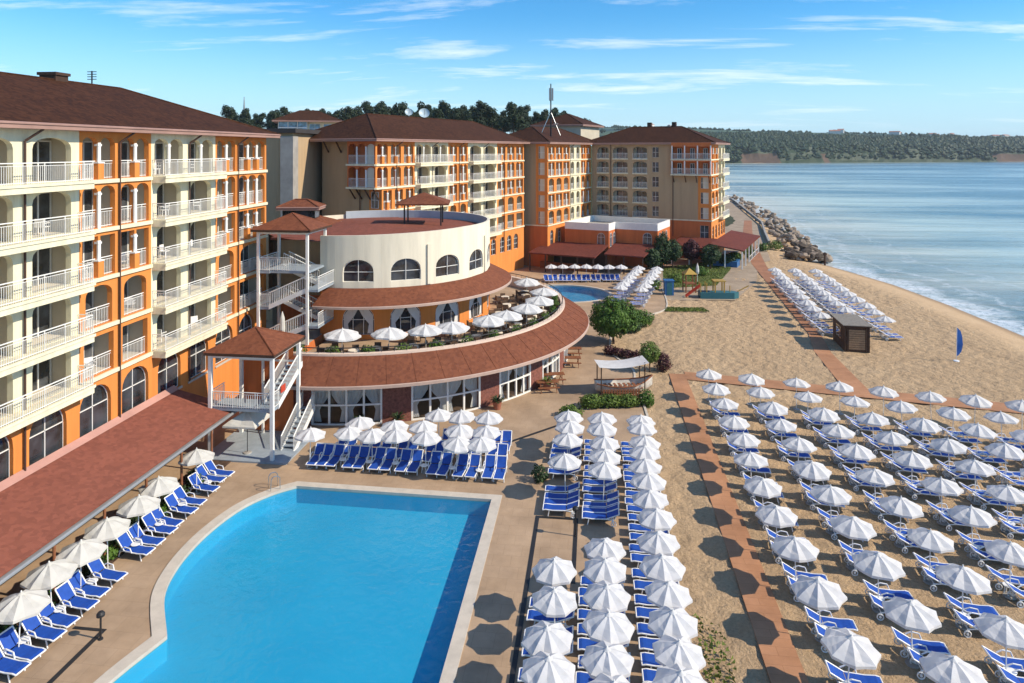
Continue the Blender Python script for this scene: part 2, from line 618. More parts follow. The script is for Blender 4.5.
def sandmat():
    m = bpy.data.materials.new('beach_sand')
    m.use_nodes = True
    t = m.node_tree
    b = t.nodes['Principled BSDF']
    b.inputs['Roughness'].default_value = 0.95
    b.inputs['Specular IOR Level'].default_value = 0.1
    g = N(t, 'ShaderNodeTexCoord')
    at = N(t, 'ShaderNodeAttribute')
    at.attribute_name = 'shore'
    n1 = setin(N(t, 'ShaderNodeTexNoise'), Scale=0.22, Detail=8.0, Roughness=0.65)
    t.links.new(g.outputs['Object'], n1.inputs['Vector'])
    r = N(t, 'ShaderNodeValToRGB')
    r.color_ramp.elements[0].position = 0.3
    r.color_ramp.elements[0].color = (0.51, 0.36, 0.215, 1)
    r.color_ramp.elements[1].position = 0.7
    r.color_ramp.elements[1].color = (0.60, 0.435, 0.265, 1)
    t.links.new(n1.outputs['Fac'], r.inputs[0])
    ng = setin(N(t, 'ShaderNodeTexNoise'), Scale=7.0, Detail=6.0, Roughness=0.8)
    t.links.new(g.outputs['Object'], ng.inputs['Vector'])
    rg_ = N(t, 'ShaderNodeValToRGB')
    rg_.color_ramp.elements[0].position = 0.36
    rg_.color_ramp.elements[0].color = (0.80, 0.78, 0.76, 1)
    rg_.color_ramp.elements[1].position = 0.60
    rg_.color_ramp.elements[1].color = (1.06, 1.05, 1.06, 1)
    t.links.new(ng.outputs['Fac'], rg_.inputs[0])
    mg = N(t, 'ShaderNodeMixRGB', blend_type='MULTIPLY')
    mg.inputs[0].default_value = 1.0
    t.links.new(r.outputs[0], mg.inputs[1])
    t.links.new(rg_.outputs[0], mg.inputs[2])
    # raked, smooth and damp strip along the water
    wet = N(t, 'ShaderNodeMapRange')
    wet.inputs['From Min'].default_value = 1.0
    wet.inputs['From Max'].default_value = 2.6
    t.links.new(at.outputs['Fac'], wet.inputs[0])
    mw = N(t, 'ShaderNodeMixRGB')
    mw.inputs[1].default_value = (0.30, 0.20, 0.115, 1)
    t.links.new(wet.outputs[0], mw.inputs[0])
    t.links.new(mg.outputs[0], mw.inputs[2])
    t.links.new(mw.outputs[0], b.inputs['Base Color'])
    rw = N(t, 'ShaderNodeMapRange')
    rw.inputs['From Min'].default_value = 0.4
    rw.inputs['From Max'].default_value = 2.0
    rw.inputs['To Min'].default_value = 0.25
    rw.inputs['To Max'].default_value = 0.95
    t.links.new(at.outputs['Fac'], rw.inputs[0])
    t.links.new(rw.outputs[0], b.inputs['Roughness'])
    # trodden sand: hollows of footprints
    v = setin(N(t, 'ShaderNodeTexVoronoi'), Scale=1.9, Randomness=1.0)
    v.feature = 'SMOOTH_F1'
    nd = setin(N(t, 'ShaderNodeTexNoise'), Scale=3.0, Detail=3.0)
    t.links.new(g.outputs['Object'], nd.inputs['Vector'])
    va = N(t, 'ShaderNodeMixRGB')
    va.inputs[0].default_value = 0.12
    t.links.new(g.outputs['Object'], va.inputs[1])
    t.links.new(nd.outputs['Color'], va.inputs[2])
    t.links.new(va.outputs[0], v.inputs['Vector'])
    n3 = setin(N(t, 'ShaderNodeTexNoise'), Scale=5.0, Detail=6.0, Roughness=0.7)
    t.links.new(g.outputs['Object'], n3.inputs['Vector'])
    h = N(t, 'ShaderNodeMath', operation='ADD')
    t.links.new(v.outputs['Distance'], h.inputs[0])
    t.links.new(n3.outputs['Fac'], h.inputs[1])
    sm = N(t, 'ShaderNodeMapRange')
    sm.inputs['From Min'].default_value = 3.0
    sm.inputs['From Max'].default_value = 7.0
    sm.inputs['To Min'].default_value = 0.05
    sm.inputs['To Max'].default_value = 1.0
    t.links.new(at.outputs['Fac'], sm.inputs[0])
    bp = setin(N(t, 'ShaderNodeBump'), Distance=0.25)
    t.links.new(sm.outputs[0], bp.inputs['Strength'])
    t.links.new(h.outputs[0], bp.inputs['Height'])
    t.links.new(bp.outputs[0], b.inputs['Normal'])
    return m


SAND = sandmat()


def ground_z(X, Y):
    s = shore_x(Y) - X
    z = np.where(s > 8, 0.0, np.where(s > 0, -0.9 * (1 - s / 8), np.maximum(-4.0, -0.9 + s * 0.14)))
    # basins are dug out below the two pools
    z = np.where((X > -23) & (X < -3) & (Y > 8) & (Y < 41.5), -2.4, z)
    z = np.where((X > -14.0) & (X < 4.6) & (Y > 86.8) & (Y < 103.5), -2.0, z)
    if z.size > 10000:
        rg = np.random.default_rng(4)
        def blur(a, n):
            for _ in range(n):
                a = (a + np.roll(a, 1, 0) + np.roll(a, -1, 0)) / 3
                a = (a + np.roll(a, 1, 1) + np.roll(a, -1, 1)) / 3
            return a
        n1 = blur(rg.normal(size=z.shape), 1)
        n2 = blur(rg.normal(size=z.shape), 5)
        t = n1 / n1.std() * .026 + n2 / n2.std() * .022
        sand = (X > 3.7) & (X < 47) & (Y > 17) & (Y < 122)
        t = np.clip(t - .02, -.12, .035) * np.clip((s - 4) / 4, 0, 1)
        z = np.where(sand, z + t, z)
    return z


xs = spread([(-3000, -600, 200), (-600, -120, 40), (-120, -40, 8), (-40, 3, 1.0), (3, 48, .22), (48, 60, 1.0), (60, 140, 8), (140, 600, 40), (600, 3600, 150)])
ys = spread([(-300, -20, 40), (-20, 17, 1.0), (17, 75, .22), (75, 122, .4), (122, 150, 1.0), (150, 330, 6), (330, 1000, 60), (1000, 1900, 30), (1900, 4000, 150)])
struct(gridmesh('ground', xs, ys, ground_z, SAND, lambda X, Y: shore_x(Y) - X))


def seamat():
    m = bpy.data.materials.new('sea_water')
    m.use_nodes = True
    t = m.node_tree
    b = t.nodes['Principled BSDF']
    b.inputs['Roughness'].default_value = 0.17
    b.inputs['IOR'].default_value = 1.33
    b.inputs['Specular IOR Level'].default_value = 0.5
    g = N(t, 'ShaderNodeTexCoord')
    at = N(t, 'ShaderNodeAttribute')
    at.attribute_name = 'shore'
    r = N(t, 'ShaderNodeValToRGB')
    e = r.color_ramp.elements
    e[0].position = 0.0
    e[0].color = (0.17, 0.23, 0.22, 1)
    e[1].position = 1.0
    e[1].color = (0.085, 0.18, 0.235, 1)
    k = e.new(0.25)
    k.color = (0.13, 0.23, 0.25, 1)
    mr = N(t, 'ShaderNodeMapRange')
    mr.inputs['From Min'].default_value = 0
    mr.inputs['From Max'].default_value = 160
    t.links.new(at.outputs['Fac'], mr.inputs[0])
    t.links.new(mr.outputs[0], r.inputs[0])
    # patches of paler water
    mpp = N(t, 'ShaderNodeMapping')
    mpp.inputs['Scale'].default_value = (0.006, 0.022, 1)
    mpp.inputs['Rotation'].default_value = (0, 0, R_(-10))
    t.links.new(g.outputs['Object'], mpp.inputs[0])
    np_ = setin(N(t, 'ShaderNodeTexNoise'), Scale=1.0, Detail=5.0, Roughness=0.6)
    t.links.new(mpp.outputs[0], np_.inputs['Vector'])
    rp = N(t, 'ShaderNodeValToRGB')
    rp.color_ramp.elements[0].position = 0.40
    rp.color_ramp.elements[0].color = (0.75, 0.85, 0.95, 1)
    rp.color_ramp.elements[1].position = 0.60
    rp.color_ramp.elements[1].color = (3.6, 2.5, 2.1, 1)
    t.links.new(np_.outputs['Fac'], rp.inputs[0])
    mu = N(t, 'ShaderNodeMixRGB', blend_type='MULTIPLY')
    mu.inputs[0].default_value = 1.0
    t.links.new(r.outputs[0], mu.inputs[1])
    t.links.new(rp.outputs[0], mu.inputs[2])
    # foam
    nf = setin(N(t, 'ShaderNodeTexNoise'), Scale=0.16, Detail=7.0, Roughness=0.65)
    t.links.new(g.outputs['Object'], nf.inputs['Vector'])
    ns = N(t, 'ShaderNodeMath', operation='MULTIPLY_ADD')
    ns.inputs[1].default_value = -16.0
    ns.inputs[2].default_value = 8.0
    t.links.new(nf.outputs['Fac'], ns.inputs[0])
    ds = N(t, 'ShaderNodeMath', operation='ADD')
    t.links.new(at.outputs['Fac'], ds.inputs[0])
    t.links.new(ns.outputs[0], ds.inputs[1])
    rf = N(t, 'ShaderNodeValToRGB')
    rf.color_ramp.interpolation = 'LINEAR'
    q = rf.color_ramp.elements
    q[0].position = 0.0
    q[0].color = (0.9, 0.9, 0.9, 1)
    q[1].position = 1.0
    q[1].color = (0, 0, 0, 1)
    for p_, c_ in ((0.09, 0.95), (0.15, 0.45), (0.19, 0.06), (0.24, 0.0), (0.27, 0.55), (0.30, 0.02), (0.52, 0.0), (0.545, 0.35), (0.57, 0.0)):
        z = q.new(p_)
        z.color = (c_, c_, c_, 1)
    mf = N(t, 'ShaderNodeMapRange')
    mf.inputs['From Min'].default_value = -2
    mf.inputs['From Max'].default_value = 34
    t.links.new(ds.outputs[0], mf.inputs[0])
    t.links.new(mf.outputs[0], rf.inputs[0])
    nl = setin(N(t, 'ShaderNodeTexNoise'), Scale=1.6, Detail=6.0, Roughness=0.75)
    t.links.new(g.outputs['Object'], nl.inputs['Vector'])
    rl = N(t, 'ShaderNodeValToRGB')
    rl.color_ramp.elements[0].position = 0.34
    rl.color_ramp.elements[1].position = 0.52
    t.links.new(nl.outputs['Fac'], rl.inputs[0])
    fm = N(t, 'ShaderNodeMath', operation='MULTIPLY')
    t.links.new(rf.outputs[0], fm.inputs[0])
    t.links.new(rl.outputs[0], fm.inputs[1])
    mc = N(t, 'ShaderNodeMixRGB')
    mc.inputs[2].default_value = (0.72, 0.74, 0.74, 1)
    t.links.new(fm.outputs[0], mc.inputs[0])
    t.links.new(mu.outputs[0], mc.inputs[1])
    t.links.new(mc.outputs[0], b.inputs['Base Color'])
    # swell and ripples
    mw = N(t, 'ShaderNodeMapping')
    mw.inputs['Scale'].default_value = (0.035, 0.16, 1)
    mw.inputs['Rotation'].default_value = (0, 0, R_(-12))
    t.links.new(g.outputs['Object'], mw.inputs[0])
    n1 = setin(N(t, 'ShaderNodeTexNoise'), Scale=1.0, Detail=4.0, Roughness=0.5, Distortion=0.4)
    t.links.new(mw.outputs[0], n1.inputs['Vector'])
    mw2 = N(t, 'ShaderNodeMapping')
    mw2.inputs['Scale'].default_value = (0.45, 0.9, 1)
    t.links.new(g.outputs['Object'], mw2.inputs[0])
    n2 = setin(N(t, 'ShaderNodeTexNoise'), Scale=1.0, Detail=5.0, Roughness=0.6)
    t.links.new(mw2.outputs[0], n2.inputs['Vector'])
    b1 = setin(N(t, 'ShaderNodeBump'), Strength=0.85, Distance=1.8)
    t.links.new(n1.outputs['Fac'], b1.inputs['Height'])
    b2 = setin(N(t, 'ShaderNodeBump'), Strength=0.6, Distance=0.28)
    t.links.new(n2.outputs['Fac'], b2.inputs['Height'])
    t.links.new(b1.outputs[0], b2.inputs['Normal'])
    t.links.new(b2.outputs[0], b.inputs['Normal'])
    return m


SEA = seamat()
xs = spread([(33, 75, 0.75), (75, 200, 5), (200, 800, 30), (800, 6000, 200)])
ys = spread([(-200, 60, 10), (60, 170, 0.75), (170, 330, 4), (330, 1200, 30), (1200, 5000, 150)])
struct(gridmesh('sea', xs, ys, lambda X, Y: np.full(X.shape, -0.8), SEA, lambda X, Y: X - shore_x(Y)))

# ------------------------------------------------------------------ paving and the pool


def pavemat(name, c, c2, sx_, sy_, grout=0.75, rot=0.0):
    m = bpy.data.materials.new(name)
    m.use_nodes = True
    t = m.node_tree
    b = t.nodes['Principled BSDF']
    b.inputs['Roughness'].default_value = 0.8
    b.inputs['Specular IOR Level'].default_value = 0.2
    g = N(t, 'ShaderNodeTexCoord')
    mp_ = N(t, 'ShaderNodeMapping')
    mp_.inputs['Rotation'].default_value = (0, 0, rot)
    t.links.new(g.outputs['Object'], mp_.inputs[0])
    br = N(t, 'ShaderNodeTexBrick')
    br.offset = 0.5
    setin(br, Scale=1.0)
    br.inputs['Mortar Size'].default_value = 0.012
    br.inputs['Brick Width'].default_value = sx_
    br.inputs['Row Height'].default_value = sy_
    br.inputs['Color1'].default_value = (*c, 1)
    br.inputs['Color2'].default_value = (*c2, 1)
    br.inputs['Mortar'].default_value = (c2[0] * grout, c2[1] * grout, c2[2] * grout, 1)
    t.links.new(mp_.outputs[0], br.inputs['Vector'])
    n1 = setin(N(t, 'ShaderNodeTexNoise'), Scale=0.35, Detail=9.0, Roughness=0.68)
    t.links.new(g.outputs['Object'], n1.inputs['Vector'])
    r = N(t, 'ShaderNodeValToRGB')
    r.color_ramp.elements[0].position = 0.3
    r.color_ramp.elements[0].color = (0.66, 0.63, 0.60, 1)
    r.color_ramp.elements[1].position = 0.68
    r.color_ramp.elements[1].color = (1.08, 1.05, 1.02, 1)
    t.links.new(n1.outputs['Fac'], r.inputs[0])
    mu = N(t, 'ShaderNodeMixRGB', blend_type='MULTIPLY')
    mu.inputs[0].default_value = 1.0
    t.links.new(br.outputs['Color'], mu.inputs[1])
    t.links.new(r.outputs[0], mu.inputs[2])
    t.links.new(mu.outputs[0], b.inputs['Base Color'])
    bp = setin(N(t, 'ShaderNodeBump'), Strength=0.2, Distance=0.02)
    n3 = setin(N(t, 'ShaderNodeTexNoise'), Scale=9.0, Detail=4.0)
    t.links.new(g.outputs['Object'], n3.inputs['Vector'])
    t.links.new(n3.outputs['Fac'], bp.inputs['Height'])
    t.links.new(bp.outputs[0], b.inputs['Normal'])
    return m


PAVE = pavemat('terrace_tiles', (0.43, 0.315, 0.215), (0.415, 0.30, 0.20), 0.9, 0.9, 0.86)
BOARD = pavemat('boardwalk_planks', (0.47, 0.245, 0.135), (0.44, 0.225, 0.12), 1.6, 0.5, 0.8)
WALK = pavemat('promenade_pavers', (0.42, 0.34, 0.25), (0.38, 0.30, 0.22), 0.5, 0.25)
REDPATH = pavemat('red_pavers', (0.42, 0.21, 0.12), (0.36, 0.175, 0.10), 0.4, 0.2)


def smooth_poly(pts, n=6):
    """Catmull-Rom through open points"""
    out = []
    P = [pts[0]] + pts + [pts[-1]]
    for i in range(1, len(P) - 2):
        a, b, c, d = (Vector(p) for p in P[i - 1:i + 3])
        for k in range(n):
            t = k / n
            q = 0.5 * (2 * b + (c - a) * t + (2 * a - 5 * b + 4 * c - d) * t * t + (3 * b - a - 3 * c + d) * t ** 3)
            out.append((q.x, q.y))
    out.append(pts[-1])
    return out


west = smooth_poly([(-17.75, 39.15), (-18.9, 38.1), (-19.9, 36.5), (-20.4, 34.6), (-20.55, 32.4), (-20.3, 30.2), (-19.6, 28.2), (-18.0, 25.95)], 5)
west2 = smooth_poly([(-18.0, 25.95), (-18.6, 23.4), (-18.6, 20.5), (-17.6, 17.0), (-15.5, 13.5), (-12.5, 11.0)], 5)
coping_out = west + west2[1:] + [(-5.15, 10.0), (-5.3, 39.0)]


def inset(poly, d):
    n = len(poly)
    out = []
    A = sum(poly[i][0] * poly[(i + 1) % n][1] - poly[(i + 1) % n][0] * poly[i][1] for i in range(n))
    s = 1 if A > 0 else -1
    for i in range(n):
        p, q, r = Vector(poly[i - 1]), Vector(poly[i]), Vector(poly[(i + 1) % n])
        a = (q - p).normalized()
        b = (r - q).normalized()
        na = Vector((-a.y, a.x)) * s
        nb = Vector((-b.y, b.x)) * s
        nn = (na + nb)
        if nn.length < 1e-4:
            nn = na
        nn.normalize()
        k = d / max(0.35, nn.dot(na))
        out.append((q.x + nn.x * k, q.y + nn.y * k))
    return out


coping_in = inset(coping_out, 0.55)
far_pool = [(-4.6 + 7.0 * math.cos(2 * PI * i / 40), 95.2 + 6.0 * math.sin(2 * PI * i / 40)) for i in range(40)]
far_in = inset(far_pool, 0.35)

edge = smooth_poly([(3.9, 10), (3.85, 22), (3.75, 34), (3.6, 44), (3.9, 52), (3.4, 58.5), (3.4, 63), (1.6, 68), (2.2, 76), (5.8, 83), (9.0, 88), (9.6, 100)], 5)
terrace = [(-60, 10)] + edge + [(9.6, 108), (6, 150), (-60, 150)]
GZ = 0.06
mb = MB().sheet([terrace, coping_out, far_pool], GZ)
# kerb face down to the sand
for a, b in zip(edge[:-1], edge[1:]):
    mb.quad((*a, -0.1), (*b, -0.1), (*b, GZ), (*a, GZ))
struct(mb.build('terrace_paving', PAVE))
mb = MB()
for a, b in zip(edge[:-1], edge[1:]):
    mb.quad((a[0] - .1, a[1], GZ + .07), (b[0] - .1, b[1], GZ + .07), (b[0] + .08, b[1], GZ + .07), (a[0] + .08, a[1], GZ + .07))
    mb.quad((a[0] + .08, a[1], GZ + .07), (b[0] + .08, b[1], GZ + .07), (b[0] + .08, b[1], -.1), (a[0] + .08, a[1], -.1))
    mb.quad((a[0] - .1, a[1], GZ), (b[0] - .1, b[1], GZ), (b[0] - .1, b[1], GZ + .07), (a[0] - .1, a[1], GZ + .07))
struct(mb.build('terrace_kerb', STONE))


def poolwater(name, tint, bump=0.3):
    m = bpy.data.materials.new(name)
    m.use_nodes = True
    t = m.node_tree
    o = t.nodes['Material Output']
    t.nodes.remove(t.nodes['Principled BSDF'])
    tr = N(t, 'ShaderNodeBsdfTransparent')
    tr.inputs[0].default_value = (*tint, 1)
    gl = N(t, 'ShaderNodeBsdfGlossy')
    gl.inputs['Roughness'].default_value = 0.03
    lw_ = N(t, 'ShaderNodeLayerWeight')
    lw_.inputs[0].default_value = 0.5
    pw_ = N(t, 'ShaderNodeMath', operation='POWER')
    pw_.inputs[1].default_value = 4.0
    t.links.new(lw_.outputs['Facing'], pw_.inputs[0])
    fr = N(t, 'ShaderNodeMath', operation='MULTIPLY_ADD')
    fr.inputs[1].default_value = 0.7
    fr.inputs[2].default_value = 0.02
    t.links.new(pw_.outputs[0], fr.inputs[0])
    g = N(t, 'ShaderNodeTexCoord')
    n1 = setin(N(t, 'ShaderNodeTexNoise'), Scale=1.6, Detail=3.0, Distortion=0.8)
    t.links.new(g.outputs['Object'], n1.inputs['Vector'])
    bp = setin(N(t, 'ShaderNodeBump'), Strength=bump, Distance=0.2)
    t.links.new(n1.outputs['Fac'], bp.inputs['Height'])
    t.links.new(bp.outputs[0], gl.inputs['Normal'])
    t.links.new(bp.outputs[0], lw_.inputs['Normal'])
    mx = N(t, 'ShaderNodeMixShader')
    t.links.new(fr.outputs[0], mx.inputs[0])
    t.links.new(tr.outputs[0], mx.inputs[1])
    t.links.new(gl.outputs[0], mx.inputs[2])
    t.links.new(mx.outputs[0], o.inputs[0])
    return m


POOLW = poolwater('pool_water', (0.36, 0.80, 0.92))


def pooltile(name, c):
    m = bpy.data.materials.new(name)
    m.use_nodes = True
    t = m.node_tree
    b = t.nodes['Principled BSDF']
    b.inputs['Roughness'].default_value = 0.5
    g = N(t, 'ShaderNodeTexCoord')
    n1 = setin(N(t, 'ShaderNodeTexNoise'), Scale=0.25, Detail=4.0)
    t.links.new(g.outputs['Object'], n1.inputs['Vector'])
    # tile tone drifts at random between two close blues in broad patches
    r = N(t, 'ShaderNodeValToRGB')
    r.color_ramp.elements[0].position = 0.25
    r.color_ramp.elements[0].color = (c[0] * .86, c[1] * .88, c[2] * .92, 1)
    r.color_ramp.elements[1].position = 0.75
    r.color_ramp.elements[1].color = (*c, 1)
    t.links.new(n1.outputs['Fac'], r.inputs[0])
    t.links.new(r.outputs[0], b.inputs['Base Color'])
    return m


POOLT = pooltile('pool_tiles', (0.17, 0.52, 0.66))
FPOOLT = pooltile('small_pool_tiles', (0.12, 0.42, 0.60))


def make_pool(name, out, inn, z, depth, tiles, label):
    root = empty(name, (0, 0, 0), 0, label, 'pool')
    n = len(out)
    m1 = MB()
    for i in range(n):
        j = (i + 1) % n
        m1.quad((*out[i], z + .05), (*out[j], z + .05), (*inn[j], z + .05), (*inn[i], z + .05))
        m1.quad((*out[j], z + .05), (*out[i], z + .05), (*out[i], z - .05), (*out[j], z - .05))
        m1.quad((*inn[i], z + .05), (*inn[j], z + .05), (*inn[j], z - .14), (*inn[i], z - .14))
    m1.build('coping', STONE, root)
    m2 = MB().sheet([inn], z - depth)
    for i in range(n):
        j = (i + 1) % n
        m2.quad((*inn[i], z - .14), (*inn[j], z - .14), (*inn[j], z - depth), (*inn[i], z - depth))
    m2.build('basin', tiles, root)
    MB().sheet([inn], z - .1).build('water', POOLW, root)
    return root


make_pool('swimming_pool', coping_out, coping_in, GZ, 0.95, POOLT, 'large curved blue swimming pool with pale stone coping in front of the terrace')
fp = make_pool('swimming_pool', far_pool, far_in, GZ, 1.0, FPOOLT, 'small oval blue swimming pool behind the round restaurant')
# pool ladder
lad = empty('pool_ladder', (-18.6, 38.3, GZ), R_(130), 'steel pool ladder with two bent handrails at the far left corner of pool', 'ladder')
for sgn in (-1, 1):
    MB().path([(sgn * .28, .45, 0), (sgn * .28, .42, .7), (sgn * .28, .3, .85), (sgn * .28, .05, .85), (sgn * .28, -.08, .7), (sgn * .28, -.1, -.9)], .022, 8).build('handrail', STEEL, lad)
for k in range(3):
    MB().box(-.28, -.16, -.25 - k * .28, .28, -.06, -.22 - k * .28).build('step', STEEL, lad)

# boardwalks, promenade
mb = MB()
mb.box(6.55, 10, -.02, 7.95, 62.2, .05)
struct(mb.build('boardwalk', BOARD))
cw = [(7.95, 60.75), (40, 54.4), (40, 56.6), (7.95, 62.9)]
struct(MB().sheet([cw], .052).build('boardwalk_cross', BOARD))
struct(MB().sheet([[(20.7, 60.2), (22.6, 59.9), (23.1, 70.5), (24.2, 77), (22.9, 77), (21.6, 71)]], .045).build('path_to_cabin', BOARD))
struct(MB().sheet([[(23.0, 77), (24.2, 77), (29.3, 122), (35.5, 160), (44, 200), (42, 200), (33.6, 162), (27.3, 124)]], .05).build('red_path', REDPATH))
walk = [(9.6, 92.5), (18.5, 93.6), (24.6, 108), (28.3, 124), (31.5, 128), (37.0, 157), (42.5, 185), (52.5, 268), (56, 330), (20, 330), (-60, 330), (-60, 152), (9.6, 152)]
struct(MB().sheet([walk], .03).build('promenade', WALK))
GRASS = leafmat('grass_blades', (0.16, 0.21, 0.035), (0.075, 0.11, 0.02))
LAWNG = mat('lawn_ground', (0.11, 0.135, 0.03), 0.95, 0.25, 1.5, 0.5, 12)
lawn = [(9.9, 100.5), (17.8, 103.5), (22.3, 117), (26.4, 133), (20.5, 126), (15.5, 121), (11.5, 119)]
lawn2 = [(27.8, 128), (30.2, 134), (33.5, 152), (31, 152), (28.8, 140)]
struct(MB().sheet([lawn], .07).sheet([lawn2], .07).build('lawn', LAWNG))


def inside(p, poly):
    x, y = p
    c = False
    for i in range(len(poly)):
        (x1, y1), (x2, y2) = poly[i - 1], poly[i]
        if (y1 > y) != (y2 > y) and x < (x2 - x1) * (y - y1) / (y2 - y1) + x1:
            c = not c
    return c


def grass(poly, n, h, name, label):
    x0, x1 = min(p[0] for p in poly), max(p[0] for p in poly)
    y0, y1 = min(p[1] for p in poly), max(p[1] for p in poly)
    mb = MB()
    for _ in range(n):
        p = (random.uniform(x0, x1), random.uniform(y0, y1))
        if not inside(p, poly):
            continue
        a = random.uniform(0, PI)
        w_ = .09
        hh = h * random.uniform(.5, 1.3)
        dx_, dy_ = math.cos(a) * w_, math.sin(a) * w_
        ox, oy = random.uniform(-.1, .1), random.uniform(-.1, .1)
        mb.add([(p[0] - dx_, p[1] - dy_, .06), (p[0] + dx_, p[1] + dy_, .06), (p[0] + ox, p[1] + oy, .06 + hh)], [(0, 1, 2)])
    o = mb.build(name, GRASS)
    tag(o, label, 'grass', None, 'stuff')


grass(lawn, 9000, .16, 'grass', 'mown green grass of the lawn beside the playground')
grass(lawn2, 3000, .22, 'grass', 'rough green grass beside the promenade pergola')
grass([(4.0, 22), (5.2, 22), (5.4, 29.5), (4.2, 30)], 420, .12, 'grass', 'sparse tufts of grass in the sand beside the terrace edge')
grass([(8.5, 86.0), (14.0, 86.5), (13.6, 88.4), (8.9, 88.2)], 1500, .14, 'grass', 'strip of grass on the sand near the oval pool')
# ------------------------------------------------------------------ facades
ZF = [7.2 + 2.78 * k for k in range(6)]      # floor levels of the hotel storeys; ZF[5] is the eave


def FR(u, d, z):                              # front of a building: x along, depth into the building
    return (u, d, z)


def panel(mb, T, u0, u1, z0, z1, ops, dep=0.32, d0=0.0):
    def q(a, b, c, d):
        mb.quad(T(*a), T(*b), T(*c), T(*d))
    u = u0
    for (a, b, zb, zs, zt) in sorted(ops):
        if a > u + 1e-4:
            q((u, d0, z0), (a, d0, z0), (a, d0, z1), (u, d0, z1))
        if zb > z0 + 1e-4:
            q((a, d0, z0), (b, d0, z0), (b, d0, zb), (a, d0, zb))
            q((a, d0, zb), (b, d0, zb), (b, d0 + dep, zb), (a, d0 + dep, zb))
        n = 1 if zt - zs < 1e-4 else 10
        hw = (b - a) / 2
        c = (a + b) / 2
        pr = None
        for i in range(n + 1):
            if n == 1:
                uu, zz = (a, zs) if i == 0 else (b, zs)
            else:
                th = PI - PI * i / n
                uu, zz = c + hw * math.cos(th), zs + (zt - zs) * max(0, math.sin(th)) ** .8
            if pr:
                q((pr[0], d0, pr[1]), (uu, d0, zz), (uu, d0, z1), (pr[0], d0, z1))
                q((pr[0], d0 + dep, pr[1]), (uu, d0 + dep, zz), (uu, d0, zz), (pr[0], d0, pr[1]))
            pr = (uu, zz)
        q((a, d0, zb), (a, d0 + dep, zb), (a, d0 + dep, zs), (a, d0, zs))
        q((b, d0 + dep, zb), (b, d0, zb), (b, d0, zs), (b, d0 + dep, zs))
        u = b
    if u1 > u + 1e-4:
        q((u, d0, z0), (u1, d0, z0), (u1, d0, z1), (u, d0, z1))


def arch_window(T, a, b, zb, zs, zt, parent, d=0.22, fm=None, vert=1, hor=1, glass=None, fw=0.06):
    n = 12
    hw, c = (b - a) / 2, (a + b) / 2
    pts = [(a, zb), (b, zb)]
    if zt - zs > 1e-4:
        pts += [(c + hw * math.cos(PI * i / n), zs + (zt - zs) * math.sin(PI * i / n)) for i in range(n + 1)]
    else:
        pts += [(b, zs), (a, zs)]
    m = MB()
    m.add([T(u, d, z) for u, z in pts], [tuple(range(len(pts)))])
    wob = m.build('window', glass or GLASS, parent)
    f = MB()
    fd = d - 0.05

    def bar(p, q_):
        f.tube(T(p[0], fd, p[1]), T(q_[0], fd, q_[1]), fw * .55, 4)
    for p, q_ in zip(pts, pts[1:] + pts[:1]):
        bar(p, q_)
    for i in range(vert):
        uu = a + (b - a) * (i + 1) / (vert + 1)
        k = (uu - c) / hw
        bar((uu, zb), (uu, zs + (zt - zs) * math.sqrt(max(0, 1 - k * k))))
    zz = [zs] if hor == 1 and zt > zs else [zb + (zs - zb) * (i + 1) / (hor + 1) for i in range(hor)]
    for h_ in zz:
        bar((a, h_), (b, h_))
    if zt > zs and zs - zb > 1.6:
        bar((a, zb + (zs - zb) * .5), (b, zb + (zs - zb) * .5))
    f.build('frame', fm or WHITE, wob)
    return wob


def railing(mb, pts, z, h=1.05, step=0.13, r=0.014):
    """pts: list of (x, y) in the final local frame"""
    for (a, b) in zip(pts[:-1], pts[1:]):
        a = Vector((*a, 0))
        b = Vector((*b, 0))
        L = (b - a).length
        if L < .05:
            continue
        mb.tube((a.x, a.y, z + h), (b.x, b.y, z + h), .034, 4)
        mb.tube((a.x, a.y, z + h - .14), (b.x, b.y, z + h - .14), .018, 4)
        mb.tube((a.x, a.y, z + .1), (b.x, b.y, z + .1), .024, 4)
        n = max(1, int(L / step))
        for i in range(n + 1):
            p = a.lerp(b, i / n)
            mb.tube((p.x, p.y, z + .02), (p.x, p.y, z + h - (.0 if i % 10 == 0 else .14)), .028 if i % 10 == 0 else r, 4, cap=False)


CHAIRS = []


